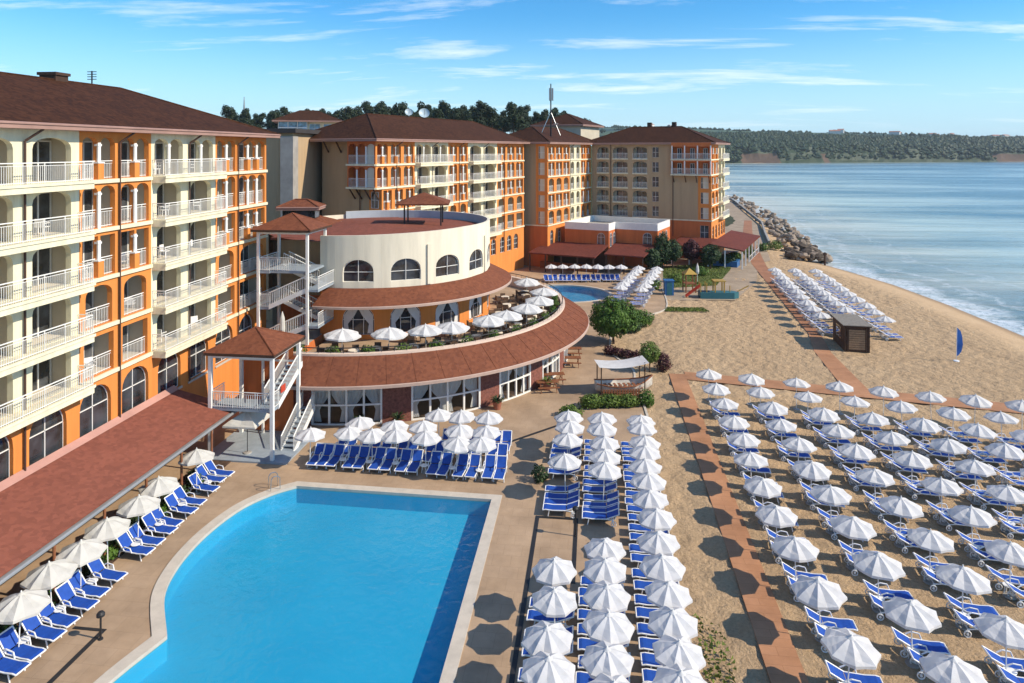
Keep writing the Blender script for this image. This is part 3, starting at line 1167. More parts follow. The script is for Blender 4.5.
def storey_section(root, T, u0, u1, rooms, k, colr, kind, wallmb, colmb, inner, det=True, balc=0.9, endcap=False):
    """one section of one floor: wall with openings, loggia behind, balcony in front"""
    z0, z1 = ZF[k], ZF[k + 1]
    ops = []
    cols = []
    for (a, b) in rooms:
        if kind == 'arch1':
            ops.append((a + .42, b - .42, z0 + .02, z0 + 1.72, z0 + 2.32))
        elif kind == 'rect1':
            ops.append((a + .30, b - .30, z0 + .02, z0 + 2.25, z0 + 2.25))
        else:
            nn = 3 if (b - a) > 4.2 else 2
            g_ = .17
            wv = (b - a - .36 - g_ * (nn - 1)) / nn
            for i in range(nn):
                p = a + .18 + i * (wv + g_)
                if kind == 'arch2':
                    ops.append((p, p + wv, z0 + .02, z0 + 1.95, z0 + 2.42))
                else:
                    ops.append((p, p + wv, z0 + .02, z0 + 2.35, z0 + 2.35))
                if i:
                    cols.append(p - g_ / 2)
    panel(wallmb, T, u0, u1, z0, z1, ops)
    for c in cols:
        colmb.tube(T(c, .03, z0), T(c, .03, z0 + 2.1), .11, 8)
        colmb.box(c - .15, -.05, z0 + 1.9, c + .15, .2, z0 + 2.02, T)
        if colr is ORANGE and k in (4, 2):
            ph = MB().box(c - .22, -.12, z0 + .003, c + .22, .24, z0 + .92, T)
            ph.build('pedestal', ORANGE, root)
            MB().box(c - .25, -.15, z0 + .923, c + .25, .27, z0 + 1.0, T).build('pedestal_cap', WHITE, root)
    # interior of the loggia
    D = 1.55
    for (a, b) in rooms:
        inner.quad(T(a, D, z0), T(b, D, z0), T(b, D, z1), T(a, D, z1))
        inner.quad(T(a, .3, z0 + .01), T(b, .3, z0 + .01), T(b, D, z0 + .01), T(a, D, z0 + .01))
        inner.quad(T(a, .3, z1 - .2), T(a, D, z1 - .2), T(b, D, z1 - .2), T(b, .3, z1 - .2))
        inner.quad(T(a, .3, z0), T(a, D, z0), T(a, D, z1), T(a, .3, z1))
        inner.quad(T(b, .3, z0), T(b, .3, z1), T(b, D, z1), T(b, D, z0))
        # balcony door: frame with dark glass
        dw = min(1.75, (b - a) * .5)
        dm = MB()
        da = b - .12 - dw
        dm.mi = 0
        dm.quad(T(da, D - .04, z0 + .05), T(da + dw, D - .04, z0 + .05), T(da + dw, D - .04, z0 + 2.15), T(da, D - .04, z0 + 2.15))
        dm.mi = 1
        for uu in (da, da + dw / 2, da + dw):
            dm.box(uu - .04, D - .09, z0 + .02, uu + .04, D - .045, z0 + 2.2, T)
        dm.box(da + .04, D - .09, z0 + 2.12, da + dw - .04, D - .046, z0 + 2.2, T)
        dm.build('balcony_door', [DOORG, WHITE], root)
        if det and random.random() < .6:
            CHAIRS.append((root, T, (a + b) / 2 + random.uniform(-.5, .9), z0))
    # balcony slab and railing
    sl = MB()
    if balc > .3:
        sl.box(u0 + .05, -balc, z0 - .42, u1 - .05, -.003, z0 - .01, T)
        sl.box(u0 + .0, -balc - .06, z0 - .12, u1 + .0, -balc - .003, z0 + .02, T)
    else:
        sl.box(u0, -balc, z0 - .22, u1, -.003, z0 + .0, T)
    sb = sl.build('balcony', CREAM, root)
    rl = MB()

    def T2(u, d):
        p = T(u, d, 0)
        return (p[0], p[1])
    if balc > .3:
        railing(rl, [T2(u0 + .1, -.02), T2(u0 + .1, -balc + .06), T2(u1 - .1, -balc + .06), T2(u1 - .1, -.02)], z0)
    else:
        railing(rl, [T2(rooms[0][0] + .2, .2), T2(rooms[-1][1] - .2, .2)], z0)
    rl.build('railing', WHITE, sb)


def hotel_rooms(u0, u1, n=2, gap=.12):
    w_ = (u1 - u0) / n
    return [(u0 + i * w_ + gap / 2, u0 + (i + 1) * w_ - gap / 2) for i in range(n)]


OK_ = {4: 'arch2', 3: 'arch2', 2: 'rect2', 1: 'arch1', 0: 'rect1'}


def hip_roof(root, x0, y0, x1, y1, z, oh, rise, name='roof', m=None, fascia=True):
    """hip roof over a local rectangle"""
    a, b, c, d = x0 - oh, y0 - oh, x1 + oh, y1 + oh
    W, L = c - a, d - b
    h = min(W, L) / 2
    if W > L:
        r0, r1 = (a + h, b + h), (c - h, b + h)
    else:
        r0, r1 = (a + h, b + h), (a + h, d - h)
    A, B, C, D_ = (a, b, z), (c, b, z), (c, d, z), (a, d, z)
    P, Q = (*r0, z + rise), (*r1, z + rise)
    mb = MB()
    if W > L:
        fs = [(A, B, Q, P), (C, D_, P, Q), (B, C, Q), (D_, A, P)]
        hips = [(A, P), (D_, P), (B, Q), (C, Q), (P, Q)]
    else:
        fs = [(B, C, Q, P), (D_, A, P, Q), (A, B, P), (C, D_, Q)]
        hips = [(A, P), (B, P), (C, Q), (D_, Q), (P, Q)]
    for f in fs:
        mb.add(list(f), [tuple(range(len(f)))])
    for p, q in hips:
        mb.tube(p, q, .09, 6)
    ro = mb.build(name, m or ROOF, root)
    if fascia:
        fm = MB()
        t_ = .28
        fm.quad((a, b, z - t_), (c, b, z - t_), (c, b, z - .004), (a, b, z - .004))
        fm.quad((c, b, z - t_), (c, d, z - t_), (c, d, z - .004), (c, b, z - .004))
        fm.quad((c, d, z - t_), (a, d, z - t_), (a, d, z - .004), (c, d, z - .004))
        fm.quad((a, d, z - t_), (a, b, z - t_), (a, b, z - .004), (a, d, z - .004))
        fm.quad((a, b, z - t_), (a, d, z - t_), (c, d, z - t_), (c, b, z - t_))
        # gutter
        for p, q in (((a, b), (c, b)), ((c, b), (c, d)), ((c, d), (a, d)), ((a, d), (a, b))):
            fm.tube((*p, z - .03), (*q, z - .03), .075, 6)
        fm.build('eaves', FASCIA, ro)
    return ro


def box_walls(mb, x0, y0, x1, y1, z0, z1, sides='FRBL'):
    if 'F' in sides:
        mb.quad((x0, y0, z0), (x1, y0, z0), (x1, y0, z1), (x0, y0, z1))
    if 'R' in sides:
        mb.quad((x1, y0, z0), (x1, y1, z0), (x1, y1, z1), (x1, y0, z1))
    if 'B' in sides:
        mb.quad((x1, y1, z0), (x0, y1, z0), (x0, y1, z1), (x1, y1, z1))
    if 'L' in sides:
        mb.quad((x0, y1, z0), (x0, y0, z0), (x0, y0, z1), (x0, y1, z1))


def downpipe(root, T, u, ztop, zbot):
    m = MB()
    m.path([T(u + .45, -.75, ztop + .1), T(u + .45, -.75, ztop - .15), T(u, -.12, ztop - .75), T(u, -.12, zbot)], .06, 6)
    m.build('downpipe', PIPE, root)


# ---------- left wing: long hotel wing along the pool
lw = empty('hotel_wing', (-28, 0, 0), PI / 2, 'long cream and orange hotel wing with arched balconies at the left of the pool', 'hotel')
U0, U1 = 20.6, 55.6
secs = [(20.6, 26.8, 'o'), (26.8, 34.2, 'c'), (34.2, 40.3, 'o'), (40.3, 47.7, 'c'), (47.7, 55.6, 'o')]
wc, wo_, cc, inn_ = MB(), MB(), MB(), MB()
for si, (a, b, kd) in enumerate(secs):
    if si == 2:
        rooms = [(34.25, 37.2), (37.36, 40.25)]
    elif si == 4:
        rooms = [(47.75, 50.72), (50.9, 55.5)]
    else:
        rooms = hotel_rooms(a, b, 2, .3)
    for k in range(5):
        if kd == 'c':
            storey_section(lw, FR, a, b, rooms, k, CREAM, 'arch2' if (k == 4 and si == 3) else 'arch1', wc, cc, inn_, balc=.95)
        else:
            storey_section(lw, FR, a, b, rooms, k, ORANGE, OK_[k], wo_, cc, inn_, balc=.14)
# podium with tall arched windows
pw = []
wcs = [22.0 + 3.365 * i for i in range(10)]
for c in wcs:
    if c + 1.22 < U1:
        pw.append((c - 1.22, c + 1.22, 3.95, 5.5, 6.68))
panel(wo_, FR, U0, U1, 0, ZF[0], pw, .35)
for (a, b, zb, zs, zt) in pw:
    arch_window(FR, a, b, zb, zs, zt, lw, .28, fm=WHITE)
panel(wc, FR, U0, U1, ZF[5], ZF[5] + .25, [])
for sd_ in 'L':
    wo_.quad((U0, 14, 0), (U0, 0, 0), (U0, 0, ZF[5] + .25), (U0, 14, ZF[5] + .25))
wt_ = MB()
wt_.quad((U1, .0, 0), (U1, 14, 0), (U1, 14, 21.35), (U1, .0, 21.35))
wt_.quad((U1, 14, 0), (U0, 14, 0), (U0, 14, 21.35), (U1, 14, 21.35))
wc.build('cream_wall', CREAM, lw)
wo_.build('orange_wall', ORANGE, lw)
wt_.build('rear_wall', TAN, lw)
cc.build('column', WHITE, lw)
inn_.build('loggia', LOGGIA, lw)
for u in (23.7, 30.5, 37.28, 44.28, 50.8):
    downpipe(lw, FR, u, ZF[5] + .1, 4.0)
hip_roof(lw, U0, 0, U1, 15.5, ZF[5] + .22, .85, 3.35)
# roof chimney
ch = MB()
ch.box(41.4, 7.6, 24, 42.5, 8.8, 25.0)
ch.box(41.3, 7.5, 25.004, 42.6, 8.9, 25.2)
ch.build('chimney', DARKWOOD, lw)
# sill under the podium windows
sl = MB()
for (a, b, zb, zs, zt) in pw:
    sl.box(a - .1, -.09, zb - .14, b + .1, .2, zb - .005)
sl.build('window_sill', STONE, lw)

# ---------- walkway canopy along the wing
wk = empty('walkway_canopy', (0, 0, 0), 0, 'long red-roofed walkway canopy on slim posts along the foot of the left hotel wing', 'canopy')
mb = MB()
mb.add([(-27.65, 16, 4.0), (-23.4, 16, 3.05), (-23.4, 42.6, 3.05), (-27.65, 42.6, 4.0)], [(0, 1, 2, 3)])
mb.add([(-27.65, 16, 3.85), (-27.65, 42.6, 3.85), (-23.4, 42.6, 2.9), (-23.4, 16, 2.9)], [(0, 1, 2, 3)])
mb.add([(-27.65, 42.6, 4.0), (-23.4, 42.6, 3.05), (-23.4, 42.6, 2.9), (-27.65, 42.6, 3.85)], [(0, 1, 2, 3)])
mb.build('roof', CANOPYR, wk)
mb = MB()
mb.add([(-27.95, 16, 4.28), (-27.6, 16, 4.02), (-27.6, 42.6, 4.02), (-27.95, 42.6, 4.28)], [(0, 1, 2, 3)])
mb.build('flashing', mat('pale_flashing', (0.50, 0.27, 0.22), .7, .1), wk)
mb = MB()
mb.box(-23.44, 16, 2.84, -23.28, 42.6, 3.02)
mb.tube((-23.2, 16, 3.0), (-23.2, 42.6, 3.0), .09, 8)
mb.build('gutter', GREYM, wk)
y = 18.0
while y < 42.5:
    MB().tube((-23.55, y, 0), (-23.55, y, 2.86), .07, 8).build('post', WOOD, wk)
    y += 3.1

# ---------- hotel centre block B, corner block C, seaward block D (all turned 20 degrees)
AB = R_(70)
CBx, CBy = -25.7, 78.0
bb = empty('hotel_block', (CBx, CBy, 0), AB, 'middle hotel block with cream and orange balconies behind the round restaurant', 'hotel')
LB = 40.0
wc, wo_, wt_, cc, inn_ = MB(), MB(), MB(), MB(), MB()
secs = [(0, 8, 'o', 3), (8, 16, 'c', 2), (16, 21.4, 'o', 2), (21.4, 30.3, 'c', 2), (30.3, LB, 'o', 3)]
for si, (a, b, kd, nr) in enumerate(secs):
    for k in range(5):
        a2 = a
        if si == 0 and k < 3:
            a2 = 1.2
        rooms = hotel_rooms(a2, b, nr, .25)
        if kd == 'c':
            storey_section(bb, FR, a2, b, rooms, k, CREAM, 'arch2' if (k == 4 and si == 1) else 'arch1', wc, cc, inn_, False, balc=.9)
            if k == 4 and si == 1:
                wc.build('cream_wall', CREAM, bb)
                wc = MB()
        else:
            storey_section(bb, FR, a2, b, rooms, k, ORANGE, OK_[k], wo_, cc, inn_, False, balc=.14)
pw = [(c - .8, c + .8, 3.6, 5.3, 6.1) for c in (24, 26.6, 29.2, 32.2, 34.6, 37)]
panel(wo_, FR, 1.2, LB, 0, ZF[0], pw, .3)
for (a, b, zb, zs, zt) in pw:
    arch_window(FR, a, b, zb, zs, zt, bb, .25)
panel(wo_, FR, 0, LB, ZF[5], ZF[5] + .25, [])
wb = MB()
wb.box(1.2, -.06, ZF[0] - .25, LB, -.004, ZF[0] - .02)
wb.build('string_course', CREAM, bb)


def EL(u, d, z):      # left end of a block: seen from outside, u runs to the right = -y
    return (d, -u, z)


def ELs(x0):
    return lambda u, d, z: (x0 + d, -u, z)


# end wall towards the camera: tan, with the two-storey arched oriel at the corner
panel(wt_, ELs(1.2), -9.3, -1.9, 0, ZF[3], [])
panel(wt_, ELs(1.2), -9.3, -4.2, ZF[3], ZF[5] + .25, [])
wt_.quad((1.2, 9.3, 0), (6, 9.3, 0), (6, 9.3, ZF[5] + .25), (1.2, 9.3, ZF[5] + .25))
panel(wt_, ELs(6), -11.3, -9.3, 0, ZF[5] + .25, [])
panel(wo_, ELs(1.2), -1.9, 0, ZF[0], ZF[3], [(-1.5, -.45, ZF[k] + .3, ZF[k] + 2.3, ZF[k] + 2.3) for k in ()])
for k in range(3):
    arch_window(ELs(1.2), -1.5, -.45, ZF[k] + .25, ZF[k] + 2.2, ZF[k] + 2.2, bb, -.02, hor=1, glass=DOORG)
panel(wo_, ELs(1.2), -1.9, 0, 0, ZF[0], [])
wte_b = MB()
for k in (3, 4):
    z0 = ZF[k]
    ops = [(-4.1 + i * 1.38, -4.1 + i * 1.38 + 1.2, z0 + .02, z0 + 1.95, z0 + 2.42) for i in range(3)]
    panel(wte_b, EL, -4.25, 0, z0, ZF[k + 1] + (.25 if k == 4 else 0), ops)
    for i in range(2):
        cc.tube(EL(-4.1 + 1.29 + i * 1.38, .03, z0), EL(-4.1 + 1.29 + i * 1.38, .03, z0 + 2.1), .11, 8)
    rl = MB()
    for (a, b, *_r) in ops:
        pa, pb = EL(a, .1, 0), EL(b, .1, 0)
        railing(rl, [pa[:2], pb[:2]], z0)
    sb = MB().box(-.14, 0, z0 - .22, 1.3, 4.4, z0 - .002).build('balcony', CREAM, bb)
    rl.build('railing', WHITE, sb)
wo_.quad((0, 4.25, ZF[3]), (1.2, 4.25, ZF[3]), (1.2, 4.25, ZF[5]), (0, 4.25, ZF[5]))
wte_b.build('oriel_wall', ORANGESH, bb)  # darker orange stands in for the shadow on this end wall
ob = MB().quad((1.15, 0.2, ZF[3]), (1.15, 4.25, ZF[3]), (1.15, 4.25, ZF[5]), (1.15, 0.2, ZF[5]))
ob.build('oriel_back', ORANGESH, bb)
br = MB()
for yy in (.4, 1.7, 3.0, 4.0):
    br.tube((1.15, yy, ZF[3] - 1.5), (.1, yy, ZF[3] - .25), .09, 4)
br.build('bracket', DARKWOOD, bb)
br = MB()
for yy in (6.2, 8.2):
    br.tube((1.15, yy, ZF[5] - 1.4), (.1, yy, ZF[5] + .1), .09, 4)
br.build('bracket', DARKWOOD, bb)
MB().path([(1.05, 3.2, ZF[3] - .4), (1.05, 3.2, 0)], .06, 6).build('downpipe', PIPE, bb)
panel(wt_, lambda u, d, z: (u, 11.3 - d, z), 6, LB, 0, ZF[5], [])
for mbx, nm, mm in ((wc, 'cream_wall', CREAM), (wo_, 'orange_wall', ORANGE), (wt_, 'tan_wall', TAN), (cc, 'column', WHITE), (inn_, 'loggia', LOGGIA)):
    mbx.build(nm, mm, bb)
for u in (4.0, 12, 18.8, 26, 32.6):
    downpipe(bb, FR, u, ZF[5] + .1, 5)
hip_roof(bb, 0, 0, LB, 12.6, ZF[5] + .22, .8, 3.4)

cb = empty('hotel_block', (-8, 116, 0), AB, 'narrow corner hotel block with tan end wall below the tall phone mast', 'hotel')
LC = 21.0
wc, wo_, wt_, cc, inn_, wte = MB(), MB(), MB(), MB(), MB(), MB()
secs = [(0, 10, 'o', 3), (10, 15.5, 'c', 2), (15.5, LC, 'o', 2)]
for si, (a, b, kd, nr) in enumerate(secs):
    for k in range(5):
        rooms = hotel_rooms(a, b, nr, .25)
        if kd == 'c':
            storey_section(cb, FR, a, b, rooms, k, CREAM, 'arch1', wc, cc, inn_, False, balc=.14)
        else:
            storey_section(cb, FR, a, b, rooms, k, ORANGE, {4: 'arch2', 3: 'rect2', 2: 'arch1', 1: 'rect2', 0: 'arch1'}[k], wo_, cc, inn_, False, balc=.14)
pw = [(c - .7, c + .7, 3.7, 5.5, 6.2) for c in (1.8, 5.2, 8.4)]
panel(wo_, FR, 0, LC, 0, ZF[0], pw, .3)
for (a, b, zb, zs, zt) in pw:
    arch_window(FR, a, b, zb, zs, zt, cb, .25)
panel(wo_, FR, 0, LC, ZF[5], ZF[5] + .25, [])
panel(wt_, EL, -9, -2.2, ZF[0], ZF[5] + .25, [])
ops = [(-1.7, -.55, ZF[k] + .2, ZF[k] + 2.3, ZF[k] + 2.3) for k in range(5)]
for k in range(5):
    panel(wo_, EL, -2.2, 0, ZF[k], ZF[k + 1] + (.25 if k == 4 else 0), [ops[k]], .2)
    arch_window(EL, *ops[k], cb, .15, glass=DOORG)
panel(wte, EL, -9, 0, 0, ZF[0], [])
MB().box(-.06, 0, ZF[0] - .22, -.004, 9, ZF[0] - .02).build('string_course', CREAM, cb)
MB().path([(-.08, 5.2, 21.2), (-.08, 5.2, 3)], .06, 6).build('downpipe', PIPE, cb)
downpipe(cb, FR, 10.0, ZF[5] + .1, 5)
box_walls(wt_, 0, 0, LC, 12, 0, ZF[5], 'BR')
for mbx, nm, mm in ((wc, 'cream_wall', CREAM), (wo_, 'orange_wall', ORANGE), (wt_, 'tan_wall', TAN), (wte, 'podium_wall', ORANGESH), (cc, 'column', WHITE), (inn_, 'loggia', LOGGIA)):
    mbx.build(nm, mm, cb)
hip_roof(cb, 0, 0, LC + 3, 11, ZF[5] + .22, .8, 2.9)
# attic storey with its own small roof behind
am = MB()
box_walls(am, 22, 2.5, 33, 12.5, ZF[5], ZF[5] + 4.0)
am.build('attic_wall', mat('pale_attic', (0.52, 0.47, 0.37), .85, .08), cb)
hip_roof(cb, 22, 2.5, 33, 12.5, ZF[5] + 4.0, .8, 2.5)

# ---------- block D by the sea
db = empty('hotel_block', (-.6, 135.4, 0), R_(-20), 'seaward hotel block with dark hip roof and tan front closest to the water', 'hotel')
LD = 23.0


def DR(u, d, z):
    return (LD - d, u, z)


wc, wo_, wt_, cc, inn_, wte = MB(), MB(), MB(), MB(), MB(), MB()
rooms = [(1.0, 3.6), (4.2, 7.4), (8.2, 11.2)]
for k in range(5):
    ops = []
    z0 = ZF[k]
    for (a, b) in rooms:
        ops.append((a + .15, b - .15, z0 + .05, z0 + 1.7, z0 + 2.3))
    ops2 = ops + [(12.1, 13.3, z0 + .3, z0 + 2.2, z0 + 2.2)]
    panel(wt_, FR, 0, 15.9, z0, ZF[k + 1] + (.25 if k == 4 else 0), ops2)
    arch_window(FR, 12.1, 13.3, z0 + .3, z0 + 2.2, z0 + 2.2, db, .2, glass=DOORG)
    for (a, b) in rooms:
        D = 1.6
        inn_.quad((a, D, z0), (b, D, z0), (b, D, ZF[k + 1]), (a, D, ZF[k + 1]))
        inn_.quad((a, .3, z0 + .01), (b, .3, z0 + .01), (b, D, z0 + .01), (a, D, z0 + .01))
        inn_.quad((a, .3, z0), (a, D, z0), (a, D, ZF[k + 1]), (a, .3, ZF[k + 1]))
        inn_.quad((b, .3, z0), (b, .3, ZF[k + 1]), (b, D, ZF[k + 1]), (b, D, z0))
        arch_window(FR, a + .4, b - .5, z0 + .05, z0 + 2.1, z0 + 2.1, db, 1.55, glass=DOORG)
        sb = MB().box(a, -.16, z0 - .16, b, -.004, z0 + .03).build('balcony', CREAM, db)
        rl = MB()
        railing(rl, [(a + .1, -.1), (b - .1, -.1)], z0)
        rl.build('railing', WHITE, sb)
wor = MB()
# oriel on the two top floors and tan wall with window strip below
panel(wt_, FR, 15.9, 20.6, ZF[0], ZF[3], [])
for k in range(3):
    o_ = (21.1, 22.5, ZF[k] + .2, ZF[k] + 2.25, ZF[k] + 2.25)
    panel(wo_, FR, 20.6, LD, ZF[k], ZF[k + 1], [o_], .2)
    arch_window(FR, *o_, db, .15, glass=DOORG)
for k in (3, 4):
    z0 = ZF[k]
    ops = [(16.1 + i * 2.35, 16.1 + i * 2.35 + 2.05, z0 + .02, z0 + 2.3, z0 + 2.3) for i in range(3)]
    panel(wor, FR, 15.9, LD + .1, z0, ZF[k + 1] + (.25 if k == 4 else 0), ops, .25, -1.0)
    panel(wor, FR, 15.9, LD + .1, z0, ZF[k + 1], [], .25, .1)
    for i in range(4):
        cc.box(15.95 + i * 2.33, -1.06, z0, 16.15 + i * 2.33, -.9, ZF[k + 1] - .3)
    for (a, b, *_r) in ops:
        arch_window(FR, a + .75, b - .55, z0 + .1, z0 + 2.0, z0 + 2.0, db, .06, glass=DOORG)
    sb = MB().box(15.8, -1.2, z0 - .22, LD + .2, .1, z0 - .002).build('balcony', CREAM, db)
    rl = MB()
    railing(rl, [(15.9, -1.12), (LD + .1, -1.12)], z0)
    rl.build('railing', WHITE, sb)
    wor.quad((15.9, 0, z0), (15.9, -1, z0), (15.9, -1, ZF[k + 1]), (15.9, 0, ZF[k + 1]))
    wor.quad((LD + .1, -1, z0), (LD + .1, 0, z0), (LD + .1, 0, ZF[k + 1]), (LD + .1, -1, ZF[k + 1]))
wor.build('oriel_wall', ORANGESH, db)
br = MB()
for xx in (16.2, 18.4, 20.4, 22.7):
    br.tube((xx, -.02, ZF[3] - 1.5), (xx, -1.0, ZF[3] - .25), .09, 4)
br.build('bracket', DARKWOOD, db)
panel(wte, FR, 0, LD, 0, ZF[0], [(21.0, 22.5, 3.7, 6.2, 6.2), (10.2, 11.6, 3.7, 6.2, 6.2)], .2)  # front podium in the darkened orange, its shade painted in
arch_window(FR, 21.0, 22.5, 3.7, 6.2, 6.2, db, .15, glass=DOORG)
arch_window(FR, 10.2, 11.6, 3.7, 6.2, 6.2, db, .15, glass=DOORG)
MB().box(0, -.07, ZF[0] - .25, LD + .07, -.004, ZF[0] - .02).build('string_course', CREAM, db)
for u in (3.9, 16.0):
    MB().path([(u, -.1, 21.2), (u, -.1, 4)], .06, 6).build('downpipe', PIPE, db)
# side towards the sea
for k in range(5):
    storey_section(db, DR, 0, 7, hotel_rooms(0, 7, 2, .25), k, ORANGE, OK_[k], wo_, cc, inn_, False, balc=.14)
    storey_section(db, DR, 7, 14, hotel_rooms(7, 14, 2, .25), k, CREAM, 'arch1', wc, cc, inn_, False, balc=.9)
pw = [(c - .8, c + .8, 3.5, 5.2, 6.0) for c in (1.7, 4.6, 7.6, 10.5, 12.9)]
panel(wo_, DR, 0, 14, 0, ZF[0], pw, .3)
for (a, b, zb, zs, zt) in pw:
    arch_window(DR, a, b, zb, zs, zt, db, .25)
panel(wo_, DR, 0, 14, ZF[5], ZF[5] + .25, [])
box_walls(wt_, 0, 0, LD, 14, 0, ZF[5], 'BL')
for mbx, nm, mm in ((wc, 'cream_wall', CREAM), (wo_, 'orange_wall', ORANGE), (wt_, 'tan_wall', TAN), (wte, 'front_podium_wall', ORANGESH), (cc, 'column', WHITE), (inn_, 'loggia', LOGGIA)):
    mbx.build(nm, mm, db)
hip_roof(db, -1, 0, LD, 14, ZF[5] + .22, .9, 3.3)
vent = MB()
for xx, yy in ((9.5, 7.5), (14.5, 7.2)):
    vent.box(xx - .4, yy - .4, 24.4, xx + .4, yy + .4, 25.5)
vent.build('chimney', DARKWOOD, db)

# ---------- low podium wing between C and D with white parapets
pwg = empty('podium_wing', (0, 0, 0), 0, 'low orange wing with white parapet terrace in front of the seaward block', 'building')
e = Vector((math.sin(R_(20)), math.cos(R_(20))))
p = Vector((e.y, -e.x))
o0 = Vector((-5.2, 119.2))


def L2W(a, b):
    q = o0 + p * a + e * b
    return (q.x, q.y)


m1, m2 = MB(), MB()
foot = [L2W(0, 0), L2W(8.0, 0), L2W(8.0, 3.6), L2W(15.4, 3.6), L2W(15.4, 12), L2W(0, 14)]
m1.prism(foot, 0, 6.3, top=False)
m1.build('wall', ORANGESH, pwg)
m2.prism(foot, 6.304, 7.5, top=False)
ins = inset(foot, .3)
n = len(foot)
for i in range(n):
    j = (i + 1) % n
    m2.quad((*foot[i], 7.5), (*foot[j], 7.5), (*ins[j], 7.5), (*ins[i], 7.5))
    m2.quad((*ins[i], 7.5), (*ins[j], 7.5), (*ins[j], 6.4), (*ins[i], 6.4))
m2.build('parapet', WHITE, pwg)
MB().sheet([ins], 6.42).build('terrace_floor', CONC, pwg)


def WT(a0, b0, ang):
    """facade frame at wing corner, u along direction ang (world), depth to its left"""
    c_, s_ = math.cos(ang), math.sin(ang)
    return lambda u, d, z: (a0 + u * c_ - d * s_, b0 + u * s_ + d * c_, z)


T1 = WT(*L2W(0, 0), R_(-20))
T2_ = WT(*L2W(8, 0), R_(70))
T3 = WT(*L2W(8, 3.6), R_(-20))
T4 = WT(*L2W(15.4, 3.6), R_(70))
for T_, a, b in ((T1, 6.0, 7.3), (T3, 4.9, 6.4), (T2_, .4, 1.5), (T2_, 2.1, 3.2), (T4, .6, 1.8), (T4, 2.4, 3.5), (T4, 5, 6.2)):
    arch_window(T_, a, b, 3.6, 5.2, 5.9, pwg, -.03, glass=DOORG)

# ---------- red roofed pergola buildings at the foot of C, D
MAROON = tilemat('maroon_roofing', (0.17, 0.05, 0.035), (0.10, 0.032, 0.025), 0.1)
pg = empty('pool_bar', (0, 0, 0), 0, 'low red-roofed pool bar behind the oval pool', 'bar')


def lean_roof(root, pts_hi, pts_lo, zh, zl, m, th=.2):
    a, b = pts_hi
    c, d_ = pts_lo     # c below b, d below a
    mb = MB()
    mb.quad((*d_, zl), (*c, zl), (*b, zh), (*a, zh))
    mb.quad((*a, zh - th), (*b, zh - th), (*c, zl - th), (*d_, zl - th))
    mb.quad((*d_, zl - th), (*c, zl - th), (*c, zl), (*d_, zl))
    mb.quad((*c, zl - th), (*b, zh - th), (*b, zh), (*c, zl))
    mb.quad((*a, zh - th), (*d_, zl - th), (*d_, zl), (*a, zh))
    return mb.build('roof', m, root)


lean_roof(pg, (L2W(-3, -.1), L2W(8, -.1)), (L2W(8.6, -8.5), L2W(-3, -8.5)), 4.0, 3.1, MAROON)
lean_roof(pg, (L2W(8.05, 3.4), L2W(15.3, 3.4)), (L2W(15.3, -4.5), L2W(8.7, -4.5)), 4.0, 3.1, MAROON)
mb = MB()
for a in (-2.8, 0, 2.8, 5.6, 8.3):
    q = L2W(a, -8.3)
    mb = MB().box(q[0] - .12, q[1] - .12, 0, q[0] + .12, q[1] + .12, 2.95)
    mb.build('post', DARKWOOD, pg)
for a in (9.0, 12, 15.1):
    q = L2W(a, -4.3)
    MB().box(q[0] - .12, q[1] - .12, 0, q[0] + .12, q[1] + .12, 2.95).build('post', DARKWOOD, pg)
mb = MB()
q0, q1, q2, q3 = L2W(-2.5, -5), L2W(8, -5), L2W(8, -4.3), L2W(-2.5, -4.3)
mb.prism([q0, q1, q2, q3], 0, 1.15)
mb.build('counter', WOOD, pg)
mb = MB().prism([L2W(-3, -1.2), L2W(8, -1.2), L2W(8, -.9), L2W(-3, -.9)], 0, 3.1)
mb.build('back_wall', DARKWOOD, pg)

pr_ = empty('promenade_restaurant', (0, 0, 0), 0, 'red-roofed open restaurant pergola at the corner of the seaward block', 'restaurant')
hd = MB()
od = Vector((19.0, 126.5))


def D2W(a, b):
    q = od + p * a + e * b
    return (q.x, q.y)


lean_roof(pr_, (D2W(-4, 1.2), D2W(2.6, 1.2)), (D2W(2.6, -6.2), D2W(-4, -6.2)), 4.0, 3.2, MAROON)
lean_roof(pr_, (D2W(2.7, -6.2), D2W(2.7, 16)), (D2W(8.2, 16), D2W(8.2, -6.2)), 4.0, 3.2, MAROON)
for a, b in [(-3.8, -6), (-.8, -6), (2.4, -6), (5.2, -6), (8, -6), (8, -2), (8, 2), (8, 6), (8, 10), (8, 15)]:
    q = D2W(a, b)
    MB().box(q[0] - .1, q[1] - .1, 0, q[0] + .1, q[1] + .1, 3.05).build('post', WHITE, pr_)
MB().prism([D2W(3, -4.8), D2W(7, -4.8), D2W(7, -1.5), D2W(3, -1.5)], 0, 1.0).build('counter', BLUEP, pr_)
rm = MB()
railing(rm, [D2W(8, 2), D2W(8, 15)], 0, 1.0, .4)
rm.build('railing', WHITE, pr_)

